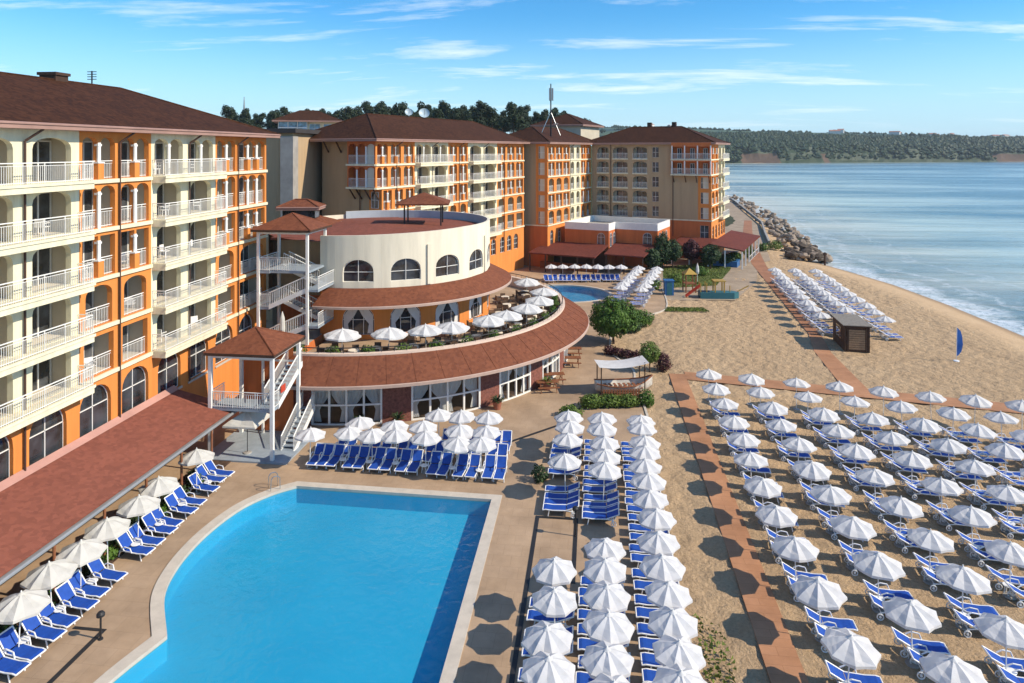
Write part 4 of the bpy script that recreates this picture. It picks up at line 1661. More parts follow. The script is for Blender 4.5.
# ---------- phone mast, dishes, aerials
ms = empty('phone_mast', (-7.8, 121.5, 23.6), 0, 'tall dark phone mast with antenna panels on the corner block roof', 'mast')
MB().tube((0, 0, -2), (0, 0, 8.2), .16, 8, .1).build('pole', BLACKM, ms)
for a in range(3):
    t = a * 2.1
    MB().box(.3 * math.cos(t) - .15, .3 * math.sin(t) - .15, 5.2, .3 * math.cos(t) + .15, .3 * math.sin(t) + .15, 7.4).build('antenna_panel', GREYM, ms)
mb = MB()
mb.tube((0, 0, 3.2), (-1.9, -.3, -1.2), .06, 6)
mb.tube((0, 0, 3.2), (1.7, -.4, -1.0), .06, 6)
mb.build('strut', STEEL, ms)
MB().lathe([(.02, 0), (.35, .06), (.5, .2)], 14, (.9, -.4, .9)).build('dish', PLASTIC, ms)


def dish(x, y, z, r, label):
    o = empty('satellite_dish', (x, y, z), R_(20), label, 'satellite dish')
    m = MB()
    m.lathe([(.03, 0), (r * .5, .08 * r), (r * .85, .26 * r), (r, .4 * r)], 20)
    me = m.build('reflector', mat('dish_paint', (0.42, 0.52, 0.58), .4, .04), o, True)
    me.rotation_euler = (R_(60), 0, 0)
    me.location = (0, 0, 1.0)
    MB().tube((0, .1, -1.6), (0, 0, 1.0), .07, 8).build('stand', STEEL, o)
    MB().path([(0, -.2, .4), (0, -r * .9, 1.3 + .3)], .03, 6).build('feed_arm', STEEL, o)


dish(-26.3, 94.7, 24.3, .58, 'smaller satellite dish on the ridge of the middle hotel block roof')
dish(-25.0, 98.3, 24.3, .8, 'larger satellite dish on the ridge of the middle hotel block roof')
ae = empty('roof_aerial', (-36, 45.2, 24.4), 0, 'thin roof aerial on the ridge of the left hotel wing', 'aerial')
MB().tube((0, 0, -.4), (0, 0, 1.3), .05, 6).build('pole', BLACKM, ae)
mb = MB()
for i in range(4):
    mb.tube((-.35, 0, .7 + .18 * i), (.35, 0, .7 + .18 * i), .035, 4)
mb.build('aerial_rods', BLACKM, ae)
# ------------------------------------------------------------------ round restaurant
RC = (-21.0, 65.8)
rs = empty('round_restaurant', (RC[0], RC[1], 0), 0, 'round two-tier restaurant with white drum, arched windows and curved red canopies', 'restaurant')
A0, A1 = -96.0, 78.0


def AR(R0, a0):
    """facade frame on a circle: u is metres of arc from angle a0, depth towards the centre"""
    def T(u, d, z):
        t = R_(a0) + u / R0
        return ((R0 - d) * math.cos(t), (R0 - d) * math.sin(t), z)
    return T


def arc_panel(mb, R0, a0, a1, z0, z1, ops, dep=.3, step=.6):
    T = AR(R0, a0)
    L = R0 * R_(a1 - a0)
    cur = 0.0
    for o_ in sorted(ops) + [None]:
        nxt = o_[0] if o_ else L
        n = max(1, int((nxt - cur) / step))
        for i in range(n):
            panel(mb, T, cur + (nxt - cur) * i / n, cur + (nxt - cur) * (i + 1) / n, z0, z1, [])
        if o_:
            panel(mb, T, o_[0], o_[1], z0, z1, [o_], dep)
            cur = o_[1]


TZ = 4.1
# lower canopy, underside and fascia
mb = MB()
mb.arc([(18.06, 5.0), (20.4, 3.55)], A0, A1, 96)
cno = mb.build('canopy', SHINGLE, rs)
for i in range(30):
    t = R_(A0 + 1 + i * 5.9)
    MB().tube((18.1 * math.cos(t), 18.1 * math.sin(t), 4.98), (20.38 * math.cos(t), 20.38 * math.sin(t), 3.57), .02, 5).build('roof_seam', SHINGLE, cno)
mb = MB()
mb.arc([(20.4, 3.545), (20.46, 3.5), (20.46, 3.3), (20.3, 3.28), (18.0, 4.0)], A0, A1, 96)
mb.build('canopy_fascia', mat('canopy_edge', (0.46, 0.33, 0.27), .6, .08), rs)
MB().arc([(18.06, 5.0), (20.4, 3.55), (20.4, 3.3), (18.06, 4.0)], A0 - .05, A0, 1, closed=True).build('canopy_end', FASCIA, rs)
# parapet round the terrace
mb = MB().arc([(17.7, TZ), (17.7, 5.12), (18.12, 5.12), (18.12, 4.9)], A0, A1, 96)
mb.build('parapet', mat('parapet_paint', (0.72, 0.56, 0.45), .8, .06), rs)
rl = MB()
rl.arc([(17.85, 5.5), (17.89, 5.54), (17.93, 5.5), (17.89, 5.46)], A0, A1, 96, closed=True)
for i in range(60):
    t = R_(A0 + (A1 - A0) * i / 59)
    rl.tube((17.89 * math.cos(t), 17.89 * math.sin(t), 5.1), (17.89 * math.cos(t), 17.89 * math.sin(t), 5.5), .02, 4)
rl.build('terrace_railing', BLACKM, rs)
mb = MB().arc([(10.6, TZ), (17.7, TZ)], A0, A1, 80)
mb.build('terrace_floor', PAVE, rs)
# ground floor: brick pillars, glazed bays with curtains
wallm, curtain_bays = MB(), []
RG = 18.3
bays = [(-88.0, -72.5), (-65.5, -48.6), (-42.5, -31.5), (-25.5, -14.5), (-9, 3), (9, 21), (27, 40), (46, 60)]
edges = [A0] + [x for b_ in bays for x in b_] + [A1]
for i in range(0, len(edges), 2):
    mb = MB()
    mb.arc([(RG + .1, 0), (RG + .1, 4.1), (RG - .3, 4.1), (RG - .3, 0)], edges[i], edges[i + 1], 6, closed=True)
    mb.build('pillar', BRICK, rs)
for (a, b) in bays:
    g_ = MB().arc([(RG, .12), (RG, 4.05)], a, b, 10)
    wob = g_.build('window', CLEAR, rs)
    f = MB()
    nv = 4
    for i in range(nv + 1):
        t = R_(a + (b - a) * i / nv)
        f.box(-.07, -.07, .06, .07, .07, 4.05, lambda x, y, z, t=t: ((RG + .05 + x) * math.cos(t) - y * math.sin(t), (RG + .05 + x) * math.sin(t) + y * math.cos(t), z))
    for zz in (.1, 1.5, 3.0, 4.0):
        f.arc([(RG + .02, zz - .06), (RG + .13, zz - .06), (RG + .13, zz + .06), (RG + .02, zz + .06)], a, b, 10, closed=True)
    f.build('frame', WHITE, wob)
    # tied curtains
    cu = MB()
    nc = 2 if b - a > 12.5 else 1
    for c in range(nc * 2):
        wA = (b - a) / (nc * 2)
        e0 = a + c * wA
        left = c % 2 == 0
        rows = [(4.0, 1.0), (2.6, 1.0), (2.1, .93), (1.7, .72), (1.35, .48), (1.0, .33), (.75, .36), (.15, .46)]
        ncol = 12
        vs = []
        for (zz, fr_) in rows:
            for j in range(ncol + 1):
                q = j / ncol * fr_
                ang = e0 + wA * (q if left else 1 - q)
                rr = RG - .28 + .05 * math.sin(j * 2.1) * (0.4 + fr_)
                vs.append((rr * math.cos(R_(ang)), rr * math.sin(R_(ang)), zz))
        fs = []
        for r0 in range(len(rows) - 1):
            for j in range(ncol):
                i0 = r0 * (ncol + 1) + j
                fs.append((i0, i0 + 1, i0 + ncol + 2, i0 + ncol + 1))
        cu.add(vs, fs)
    cu.build('curtain', CURT, wob, True)
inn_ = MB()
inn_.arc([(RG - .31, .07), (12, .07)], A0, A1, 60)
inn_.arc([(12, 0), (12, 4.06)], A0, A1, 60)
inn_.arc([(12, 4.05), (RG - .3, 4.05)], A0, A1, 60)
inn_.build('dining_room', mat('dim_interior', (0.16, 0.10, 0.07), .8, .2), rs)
# upper tier: orange wall with tall arched windows, small canopy, white drum
R2 = 10.7
mo = MB()
wang = [-83.0, -61.5, -40.0, -18.5, 3, 24.5, 46]
a0 = -101
ops = []
for an in wang:
    c = R2 * R_(an - a0)
    ops.append((c - 1.35, c + 1.35, 4.5, 5.75, 6.95))
ops = [(max(o_[0], .1), *o_[1:]) for o_ in ops]
arc_panel(mo, R2, a0, 80, 4.0, 8.4, ops)
mo.build('orange_wall', ORANGE, rs)
for o_ in ops:
    wob = arch_window(AR(R2, a0), *o_, rs, .2, vert=2)
    cu = MB()
    T = AR(R2, a0)
    for left in (True, False):
        for zz0, zz1, f0, f1 in ((6.7, 6.1, .40, .34), (6.1, 5.4, .34, .13), (5.4, 4.6, .13, .18)):
            a_, b_ = o_[0], o_[1]
            W = b_ - a_
            pts = []
            for zz, ff in ((zz1, f1), (zz0, f0)):
                x0_, x1_ = (a_ + .1, a_ + .1 + W * ff) if left else (b_ - .1 - W * ff, b_ - .1)
                if zz > 6.65:
                    x0_, x1_ = (a_ + .55, a_ + W * .5) if left else (b_ - W * .5, b_ - .55)
                pts.append((x0_, x1_, zz))
            (l0, r0, z0), (l1, r1, z1) = pts
            cu.quad(T(l0, .13, z0), T(r0, .15, z0), T(r1, .15, z1), T(l1, .13, z1))
    cu.build('curtain', CURT, wob)
mb = MB().arc([(R2 + .02, 8.42), (12.85, 7.35)], -98, 80, 80)
mb.build('canopy', SHINGLE, rs)
mb = MB().arc([(12.85, 7.345), (12.9, 7.3), (12.9, 7.12), (12.75, 7.1), (R2, 7.75)], -98, 80, 80)
mb.build('canopy_fascia', MATS['canopy_edge'], rs)
dm = MB()
ops = []
for an in wang:
    c = R2 * R_(an - a0)
    ops.append((c - 1.3, c + 1.3, 8.95, 9.75, 10.8))
arc_panel(dm, R2, a0, 80, 8.4, 12.75, ops)
arc_panel(dm, R2, 80, 130, 4.5, 12.75, [])
arc_panel(dm, R2, 130, 200, 4.5, 12.75, [])
ln_ = MB()


def ptop(a):
    return 12.76 + .34 * min(1, max(0, (a + 98) / 70))


for i in range(76):
    p0, p1 = -101 + 3.04 * i, -101 + 3.04 * (i + 1)
    q = []
    for aa in (p0, p1):
        t = R_(aa)
        c_, s_ = math.cos(t), math.sin(t)
        q.append([(R2 * c_, R2 * s_, 12.75), (R2 * c_, R2 * s_, ptop(aa)), ((R2 - .25) * c_, (R2 - .25) * s_, ptop(aa)), ((R2 - .25) * c_, (R2 - .25) * s_, 12.0)])
    for k in range(2):
        dm.quad(q[0][k], q[1][k], q[1][k + 1], q[0][k + 1])
    ln_.quad(q[0][2], q[1][2], q[1][3], q[0][3])
dm.build('drum_wall', DRUM, rs)
for o_ in ops:
    arch_window(AR(R2, a0), *o_, rs, .2, vert=2 if False else 1, glass=GLASS)
pil = MB()
for an in (-50.5, -9.0, 32):
    t = R_(an)
    pil.box(-.01, -.18, 8.5, .14, .18, 11.9, lambda x, y, z, t=t: ((R2 + x) * math.cos(t) - y * math.sin(t), (R2 + x) * math.sin(t) + y * math.cos(t), z))
pil.build('pilaster', DRUM, rs)
ln_.build('parapet_lining', PARAPET, rs)
MB().add([(0, 0, 12.75)] + [((R2 - .02) * math.cos(2 * PI * i / 72), (R2 - .02) * math.sin(2 * PI * i / 72), 12.25) for i in range(72)],
         [(0, 1 + i, 1 + (i + 1) % 72) for i in range(72)]).build('drum_roof', CANOPYR, rs)
# link between restaurant and left wing: flat-roofed wall behind the stair tower
lk = MB()
lk.quad((-7, -8.2, 7.2), (-1.8, -8.2, 7.2), (-1.8, -8.2, 12.28), (-7, -8.2, 12.28))
lk.quad((-1.8, -8.2, 7.2), (-1.8, 6, 7.2), (-1.8, 6, 12.28), (-1.8, -8.2, 12.28))
lk.build('link_wall', TAN, rs)
lk = MB()
lk.quad((-7, -8.2, 0), (-1.8, -8.2, 0), (-1.8, -8.2, 7.2), (-7, -8.2, 7.2))
lk.quad((-1.8, -17.4, 0), (-1.8, 10, 0), (-1.8, 10, 4.5), (-1.8, -17.4, 4.5))
lk.build('link_podium', ORANGESH, rs)
lk = MB()
lk.quad((-7.4, -8.6, 12.3), (-1.3, -8.6, 12.3), (-1.3, 11, 12.3), (-7.4, 11, 12.3))
lk.quad((-7.4, -8.6, 12.1), (-1.3, -8.6, 12.1), (-1.3, -8.6, 12.3), (-7.4, -8.6, 12.3))
lk.build('link_roof', CANOPYR, rs)
MB().box(-6.9, -14, 4.38, -1.85, -8.25, 4.5).build('link_terrace', CONC, rs)
MB().tube((-1.75, -17.6, 0), (-1.75, -17.6, 4.2), .09, 8).build('post', WHITE, rs)

gz = empty('roof_gazebo', (-17.3, 68, 12.3), R_(10), 'small red pyramid-roofed gazebo standing on the drum roof of the round restaurant', 'gazebo')
for x, y in ((-1.8, -1.8), (1.8, -1.8), (1.8, 1.8), (-1.8, 1.8)):
    MB().box(x - .07, y - .07, -.3, x + .07, y + .07, 2.35).build('post', BLACKM, gz)
mb = MB()
V = [(-2.6, -2.6, 2.4), (2.6, -2.6, 2.4), (2.6, 2.6, 2.4), (-2.6, 2.6, 2.4), (0, 0, 3.4)]
mb.add(V, [(0, 1, 4), (1, 2, 4), (2, 3, 4), (3, 0, 4)])
mb.box(-2.6, -2.6, 2.25, 2.6, 2.6, 2.395)
mb.build('roof', SHINGLE, gz)

# ---------- lantern roof behind the stair tower
ln = empty('roof_lantern', (-29.5, 66, -2.2), R_(10), 'small red-roofed lantern storey beyond the stair tower', 'building')
m_ = MB()
box_walls(m_, -2.4, -1.6, 2.4, 2.4, 0, 14.6)
m_.build('wall', mat('pale_attic', (0.52, 0.47, 0.37)), ln)
hip_roof(ln, -2.6, -1.8, 2.6, 2.6, 14.6, .8, 1.2, m=SHINGLE)
MB().box(-1.6, -1.0, 15.2, 1.6, 1.0, 16.5).build('glazed_lantern', GLASS, ln)
hip_roof(ln, -1.6, -1.0, 1.6, 1.0, 16.5, .5, .7, m=SHINGLE)

# ------------------------------------------------------------------ stair tower and pavilion


def pyramid_roof(root, x0, y0, x1, y1, z, oh, rise, m):
    a, b, c, d = x0 - oh, y0 - oh, x1 + oh, y1 + oh
    cx, cy = (a + c) / 2, (b + d) / 2
    t_ = .18
    mb = MB()
    V = [(a, b, z), (c, b, z), (c, d, z), (a, d, z), (cx, cy, z + rise)]
    mb.add(V, [(0, 1, 4), (1, 2, 4), (2, 3, 4), (3, 0, 4)])
    for i in range(4):
        mb.tube(V[i], V[4], .06, 6)
    ro = mb.build('roof', m, root)
    f = MB()
    f.box(a, b, z - t_, c, d, z - .004)
    f.build('eaves', DARKWOOD, ro)


def flight(root, p0, p1, width, side):
    """stair flight from p0 to p1 (centre line), treads, stringers and a white railing"""
    p0, p1 = Vector(p0), Vector(p1)
    d = p1 - p0
    h = Vector((d.x, d.y, 0))
    L = h.length
    h.normalize()
    n = Vector((-h.y, h.x, 0))
    ns = max(3, int(abs(d.z) / .17))
    m = MB()
    for i in range(ns):
        c = p0 + d * ((i + .5) / ns)
        q = [c + h * (s1 * L / ns * .6) + n * (s2 * width / 2) for s1, s2 in ((-1, -1), (1, -1), (1, 1), (-1, 1))]
        m.add([(v.x, v.y, c.z - .04) for v in q] + [(v.x, v.y, c.z) for v in q], [(0, 1, 2, 3), (4, 5, 6, 7), (0, 1, 5, 4), (1, 2, 6, 5), (2, 3, 7, 6), (3, 0, 4, 7)])
    st = m.build('stair_flight', STEPBLUE, root)
    r = MB()
    for s in (-1, 1):
        o = n * (s * width / 2)
        a, b = p0 + o, p1 + o
        u = Vector((0, 0, 1))
        # stringer
        r.add([tuple(a - u * .25), tuple(b - u * .25), tuple(b + u * .12), tuple(a + u * .12)] + [tuple(x + n * s * .06) for x in (a - u * .25, b - u * .25, b + u * .12, a + u * .12)],
              [(0, 1, 2, 3), (4, 5, 6, 7), (0, 1, 5, 4), (2, 3, 7, 6)])
        r.tube(tuple(a + u * 1.05), tuple(b + u * 1.05), .045, 6)
        nb = max(2, int(d.length / .16))
        for i in range(nb + 1):
            q = a.lerp(b, i / nb)
            r.tube(tuple(q), tuple(q + u * 1.03), .018, 4, cap=False)
    r.build('stair_railing', WHITE, st)


def landing(root, x0, y0, x1, y1, z, sides):
    MB().box(x0, y0, z - .18, x1, y1, z).build('landing', STEPBLUE, root)
    r = MB()
    for pa, pb in sides:
        railing(r, [pa, pb], z, 1.05, .15, .018)
    r.build('landing_railing', WHITE, root)


st = empty('stair_tower', (-24.75, 53.7, 4.5), 0, 'white open stair tower with zigzag stairs under a small red pyramid roof', 'stair tower')
X0, X1, Y0, Y1 = -2.05, 2.05, -1.8, 1.8
for x, y in ((X0, Y0), (X1, Y0), (X1, Y1), (X0, Y1)):
    MB().box(x - .1, y - .1, 0, x + .1, y + .1, 8.95).build('post', WHITE, st)
pyramid_roof(st, X0, Y0, X1, Y1, 9.15, .45, 1.15, SHINGLE)
mb = MB()
for a, b, c, d in ((X0, Y0, X1, Y0), (X1, Y0, X1, Y1), (X0, Y1, X1, Y1), (X0, Y0, X0, Y1)):
    mb.tube((a, b, 8.85), (c, d, 8.85), .09, 4)
mb.build('beam', WHITE, st)
for z in (0.0, 2.9):
    flight(st, (X0 + .9, Y0 + .5, z + .1), (X1 - .1, Y0 + .5, z + 1.5), 1.0, 1)
    landing(st, X1 - .15, Y0, X1 + .9, Y1, z + 1.5, [((X1 + .9, Y0), (X1 + .9, Y1))])
    flight(st, (X1 - .1, Y1 - .5, z + 1.5), (X0 + .9, Y1 - .5, z + 2.9), 1.0, 1)
    landing(st, X0, Y0, X0 + .95, Y1, z + 2.9, [((X0, Y0), (X0, Y1)), ((X0, Y0), (X0 + .95, Y0))])
landing(st, X0, Y0 + .1, X1, Y1, 5.82, [((X0, Y0 + .1), (X1 - 1, Y0 + .1))])

pv = empty('stair_pavilion', (-22.6, 43.45, 0), 0, 'white open pavilion with stairs under a red pyramid roof at the end of the walkway', 'pavilion')
X0, X1, Y0, Y1 = -2.1, 2.1, -1.95, 1.95
for x, y in ((X0, Y0), (X1, Y0), (X1, Y1), (X0, Y1)):
    MB().box(x - .11, y - .11, 0, x + .11, y + .11, 6.75).build('post', WHITE, pv)
pyramid_roof(pv, X0, Y0, X1, Y1, 6.95, .3, 1.15, SHINGLE)
mb = MB()
for a, b, c, d in ((X0, Y0, X1, Y0), (X1, Y0, X1, Y1), (X0, Y1, X1, Y1), (X0, Y0, X0, Y1)):
    mb.tube((a, b, 6.65), (c, d, 6.65), .1, 4)
mb.tube((X0 + 1.6, Y1, 0), (X0 + 1.6, Y1, 6.7), .1, 4)
mb.tube((X0, Y1, 5.3), (X1, Y1, 5.3), .08, 4)
mb.build('beam', WHITE, pv)
landing(pv, X0, Y0, X1 - 1.0, Y0 + 1.7, 3.35, [((X0, Y0), (X1 - 1.0, Y0)), ((X0, Y0), (X0, Y0 + 1.7))])
landing(pv, X1 - 1.0, Y0, X1, Y0 + .9, 3.35, [((X1 - 1.0, Y0), (X1, Y0)), ((X1, Y0), (X1, Y0 + .9))])
flight(pv, (X1 - .5, Y0 + .85, 3.35), (X1 - .5, Y1 + .6, 5.0), .95, 1)
flight(pv, (X1 + .35, Y0 + 1.4, .05), (X1 + .35, Y1 + .9, 1.9), .85, 1)
MB().box(X0 - .5, Y0 - .35, .005, X1 + 1.1, Y1 + 1.2, .16).build('platform', STEPBLUE, pv)
MB().quad((X0 - .4, Y1 + .5, 0), (X1 - .6, Y1 + .5, 0), (X1 - .6, Y1 + .5, 6.6), (X0 - .4, Y1 + .5, 6.6)).build('back_wall', ORANGESH, pv)
MB().box(X1 + .03, Y0 + 1.1, 4.05, X1 + .08, Y0 + 1.75, 4.5).build('red_sign', REDP, pv)

# ------------------------------------------------------------------ more buildings behind
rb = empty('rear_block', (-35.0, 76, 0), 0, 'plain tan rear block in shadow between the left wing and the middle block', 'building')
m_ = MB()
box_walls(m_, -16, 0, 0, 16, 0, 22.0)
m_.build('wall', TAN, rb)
MB().box(-1.3, -.5, 0, .25, .9, 21.6).build('corner_pier', CONC, rb)
MB().box(-16.6, -.6, 22.003, .6, 16.5, 22.5).build('roof', mat('dark_roofing', (0.05, 0.045, 0.045), .8, .1), rb)
lr = empty('low_house', (-47.5, 105, 0), R_(15), 'low house with bright red roof seen through the gap between hotel blocks', 'house')
m_ = MB()
box_walls(m_, -7, -5, 7, 6, 0, 14)
m_.build('wall', mat('pale_attic', (0.52, 0.47, 0.37)), lr)
hip_roof(lr, -7, -5, 7, 6, 14, .6, 2.8, m=tilemat('bright_red_tiles', (0.40, 0.075, 0.05), (0.30, 0.06, 0.04), .12))
gt = empty('glass_tower', (-73.5, 168, 0), R_(22), 'tall block with blue glass front and brown hip roof rising behind the hotel', 'tower')
m_ = MB()
box_walls(m_, -7.0, 0, 0, 10, 0, 27.4)
m_.build('curtain_wall', TOWERG, gt)
m_ = MB()
box_walls(m_, 0.02, 0.6, 7.5, 10, 0, 27.4)
m_.build('wall', CREAM, gt)
f = MB()
for i in range(9):
    f.box(-7.05, -.12, 2 + i * 2.95, .05, -.003, 2.25 + i * 2.95)
for i in range(4):
    f.box(-7.1 + i * 2.33, -.15, 0, -6.95 + i * 2.33, -.125, 27.4)
f.build('mullions', WHITE, gt)
for k in range(2):
    for i in range(2):
        arch_window(lambda u, d, z: (u, d + .6, z), .6 + i * 3.5, 3.2 + i * 3.5, 21.4 + k * 3.1, 23.6 + k * 3.1, 23.6 + k * 3.1, gt, -.03, glass=TOWERG)
hip_roof(gt, -7.4, -.4, 8, 10.4, 27.5, 1.1, 2.9)
wb2 = empty('pale_house', (-82, 185, 0), R_(10), 'pale house with balconies low in the gap beside the middle hotel block', 'house')
m_ = MB()
box_walls(m_, -8, 0, 14, 9, 0, 21)
m_.build('wall', WHITE, wb2)
for k in range(4):
    for i in range(5):
        arch_window(FR, -6.4 + i * 4, -4.4 + i * 4, 8 + k * 3, 10.0 + k * 3, 10.0 + k * 3, wb2, -.03, glass=GLASS)
hip_roof(wb2, -8, 0, 14, 9, 21, .7, 2, m=SHINGLE)
# far spire left of the hill
sp = empty('radio_spire', (-153.8, 285, 20), 0, 'thin dark radio spire on the wooded hill at the left', 'mast')
MB().tube((0, 0, 0), (0, 0, 17), 1.2, 8, .6).build('shaft', GREYM, sp)
MB().tube((0, 0, 17), (0, 0, 23.5), .45, 6, .12).build('spike', GREYM, sp)
# ------------------------------------------------------------------ plants


def leafcloud(mb, c, r, n, ls, squash=1.0, seed=0, hollow=.45):
    """many small leaf faces through an uneven ellipsoid crown"""
    rnd = random.Random(seed)
    c = Vector(c)
    k = 0
    while k < n:
        d = Vector((rnd.gauss(0, 1), rnd.gauss(0, 1), rnd.gauss(0, 1)))
        if d.length < 1e-3:
            continue
        d.normalize()
        bump = 1 + .28 * noise.noise(d * 2.1 + Vector((seed * 3.7, 0, 0))) + .16 * noise.noise(d * 5 + Vector((0, seed * 1.9, 0)))
        rad = bump * (hollow + (1 - hollow) * rnd.random() ** .5)
        p_ = Vector((d.x * r[0], d.y * r[1], d.z * r[2] * (squash if d.z < 0 else 1))) * rad
        if noise.noise(p_ * (1.1 / max(.5, min(r))) * 2.2 + Vector((seed, seed, 0))) < -.28:
            k += 1
            continue
        nrm = (d + Vector((rnd.uniform(-.9, .9), rnd.uniform(-.9, .9), rnd.uniform(-.5, 1.0)))).normalized()
        a = nrm.orthogonal().normalized()
        b = nrm.cross(a)
        t = rnd.uniform(0, 2 * PI)
        a, b = a * math.cos(t) + b * math.sin(t), b * math.cos(t) - a * math.sin(t)
        s = ls * rnd.uniform(.6, 1.35)
        q = c + p_
        mb.add([tuple(q - a * s), tuple(q + b * s * .55), tuple(q + a * s), tuple(q - b * s * .55)], [(0, 1, 2, 3)])
        k += 1


def tree(name, label, cat, loc, height, cr, cz, n, ls, lm, group=None, trunk_r=.14, seed=1, lobes=None, limbs=4):
    o = empty(name, loc, random.uniform(0, 6), label, cat, group)
    t = MB()
    top = cz
    t.tube((0, 0, -.1), (.06, .03, top * .5), trunk_r, 8, trunk_r * .75)
    t.tube((.06, .03, top * .5), (0, 0, top), trunk_r * .75, 8, trunk_r * .35)
    rnd = random.Random(seed)
    for i in range(limbs):
        a = i * 2 * PI / max(1, limbs) + rnd.random()
        t.tube((.04, .02, top * (.45 + .1 * i / max(1, limbs))), (cr[0] * .6 * math.cos(a), cr[1] * .6 * math.sin(a), top + cr[2] * .25), trunk_r * .4, 6, trunk_r * .12)
    t.build('trunk', BARK, o)
    m = MB()
    if lobes:
        for i, (dx_, dy_, dz_, f_) in enumerate(lobes):
            leafcloud(m, (dx_, dy_, cz + dz_), tuple(x * f_ for x in cr), int(n / len(lobes)), ls, .8, seed + i * 11)
    else:
        leafcloud(m, (0, 0, cz), cr, n, ls, .85, seed)
    m.build('crown', lm, o)
    return o



tree('round_tree', 'large round bright green tree beside the oval pool path', 'tree', (1.9, 71.2, 0), 5.4, (2.45, 2.4, 2.0), 2.6, 15000, .12, LEAF, seed=3)


def bush(name, label, loc, r, n, ls, lm, seed=1, group=None, stems=True):
    o = empty(name, loc, 0, label, 'bush', group)
    m = MB()
    leafcloud(m, (0, 0, r[2] * .72), r, n, ls, .8, seed, .3)
    m.build('foliage', lm, o)
    s = MB()
    rnd = random.Random(seed)
    for i in range(4):
        s.tube((rnd.uniform(-.1, .1), rnd.uniform(-.1, .1), -.05), (rnd.uniform(-.5, .5) * r[0], rnd.uniform(-.5, .5) * r[1], r[2]), .03, 5, .01)
    s.build('stem', BARK, o)
    return o


def hedge(name, label, x0, y0, x1, y1, wd, h, n, ls, lm, seed):
    o = empty(name, ((x0 + x1) / 2, (y0 + y1) / 2, 0), math.atan2(y1 - y0, x1 - x0), label, 'hedge')
    L = math.hypot(x1 - x0, y1 - y0)
    m = MB()
    k = max(2, int(L / (wd * .9)))
    for i in range(k):
        leafcloud(m, (-L / 2 + L * (i + .5) / k, 0, h * .5), (L / k * .75, wd / 2 * random.uniform(.85, 1.15), h * .55 * random.uniform(.85, 1.15)), n // k, ls, 1, seed + i, .3)
    m.build('foliage', lm, o)
    s = MB()
    for i in range(k):
        s.tube((-L / 2 + L * (i + .5) / k, 0, -.05), (-L / 2 + L * (i + .5) / k + .1, 0, h * .7), .03, 5, .01)
    s.build('stem', BARK, o)


bush('shrub', 'green shrub on the sand right of the round tree', (5.2, 79.0, 0), (1.5, 1.3, 1.1), 2600, .11, LEAF, 5)
bush('shrub', 'low dark green shrub between the round tree and the oval pool', (3.9, 76.2, 0), (1.3, 1.2, .8), 1800, .11, LEAFD, 6)
bush('shrub', 'small green shrub just behind the round tree beside loungers', (4.2, 81.8, 0), (1.2, 1.0, .9), 1500, .11, LEAF, 16)
hedge('red_hedge', 'dark red barberry hedge below the round tree', 1.0, 67.4, 5.2, 65.4, 1.0, .9, 3600, .09, LEAFP, 8)
tree('small_tree', 'small yellow-green tree at the end of the dark red hedge', 'tree', (4.9, 62.6, 0), 3, (.95, .95, 1.0), 1.7, 2400, .09, LEAFL, seed=9, trunk_r=.07)
bush('shrub', 'dark red shrub beside the small yellow-green tree', (6.1, 63.2, 0), (.8, .8, 1.0), 1500, .09, LEAFP, 10)
hedge('green_hedge', 'long bright green hedge in front of the wooden boat', -.9, 53.2, 3.2, 53.9, 1.3, 1.0, 6500, .085, LEAFL, 21)
bush('shrub', 'rounded dark green shrub at the right end of the green hedge', (4.0, 54.2, 0), (.65, .6, .75), 1400, .08, LEAF, 22)
bush('shrub', 'low green shrub between hedge and left parasol column', (-1.8, 51.4, 0), (1.0, .7, .5), 1200, .09, LEAFL, 23)
bush('shrub', 'green shrub beside the parasol with dark table', (-3.3, 41.0, 0), (.5, .5, .6), 700, .08, LEAFD, 24)
bush('shrub', 'broad green shrub at the sandy corner left of the blue booth', (8.3, 99.5, 0), (1.1, 1.0, .9), 1100, .13, LEAF, 71)
bush('shrub', 'bright green shrub on the lawn edge behind the play tower', (12.0, 105.5, 0), (1.3, 1.0, .8), 1100, .13, LEAFL, 72)
bush('shrub', 'green shrub on the lawn behind the closed parasol', (16.5, 111.5, 0), (1.5, 1.1, .9), 1100, .13, LEAF, 73)
# trees in front of the seaward block
TR = [((11.2, 116.5), 'conifer', (1.5, 1.5, 3.0), 3.2, LEAFD, 'tall dark conifer left of the purple tree by the low wing'),
      ((13.0, 117.6), 'broad', (1.7, 1.6, 1.9), 3.0, LEAFD, 'dark green tree just left of the purple tree'),
      ((16.2, 118.5), 'broad', (1.4, 1.3, 1.8), 3.0, LEAFP, 'purple-leaved tree in front of the seaward block'),
      ((19.2, 117.4), 'broad', (1.8, 1.6, 1.7), 2.4, LEAFD, 'bushy dark tree right of the purple tree'),
      ((9.2, 113.2), 'broad', (1.4, 1.4, 1.7), 2.3, LEAFD, 'dark shrubby tree beside the pool bar roof'),
      ((22.4, 121.0), 'broad', (1.5, 1.2, 1.0), 1.1, LEAFD, 'low dark tree beside the promenade restaurant counter'),
      ((24.8, 126.0), 'broad', (1.2, 1.1, .8), .9, LEAF, 'low round green tree at the lawn edge by the promenade')]
for i, ((x, y), kd, cr, cz, lm, lab) in enumerate(TR):
    tree('conifer_tree' if kd == 'conifer' else 'garden_tree', lab, 'tree', (x, y, 0), 5, tuple(c * 1.02 for c in cr), cz, 3600, .17, lm, 'trees in front of the seaward block', seed=30 + i)
bush('shrub', 'green shrub on the grass beside the breakwater promenade', (33.0, 140, 0), (1.1, 1.0, 1.0), 900, .14, LEAF, 51)
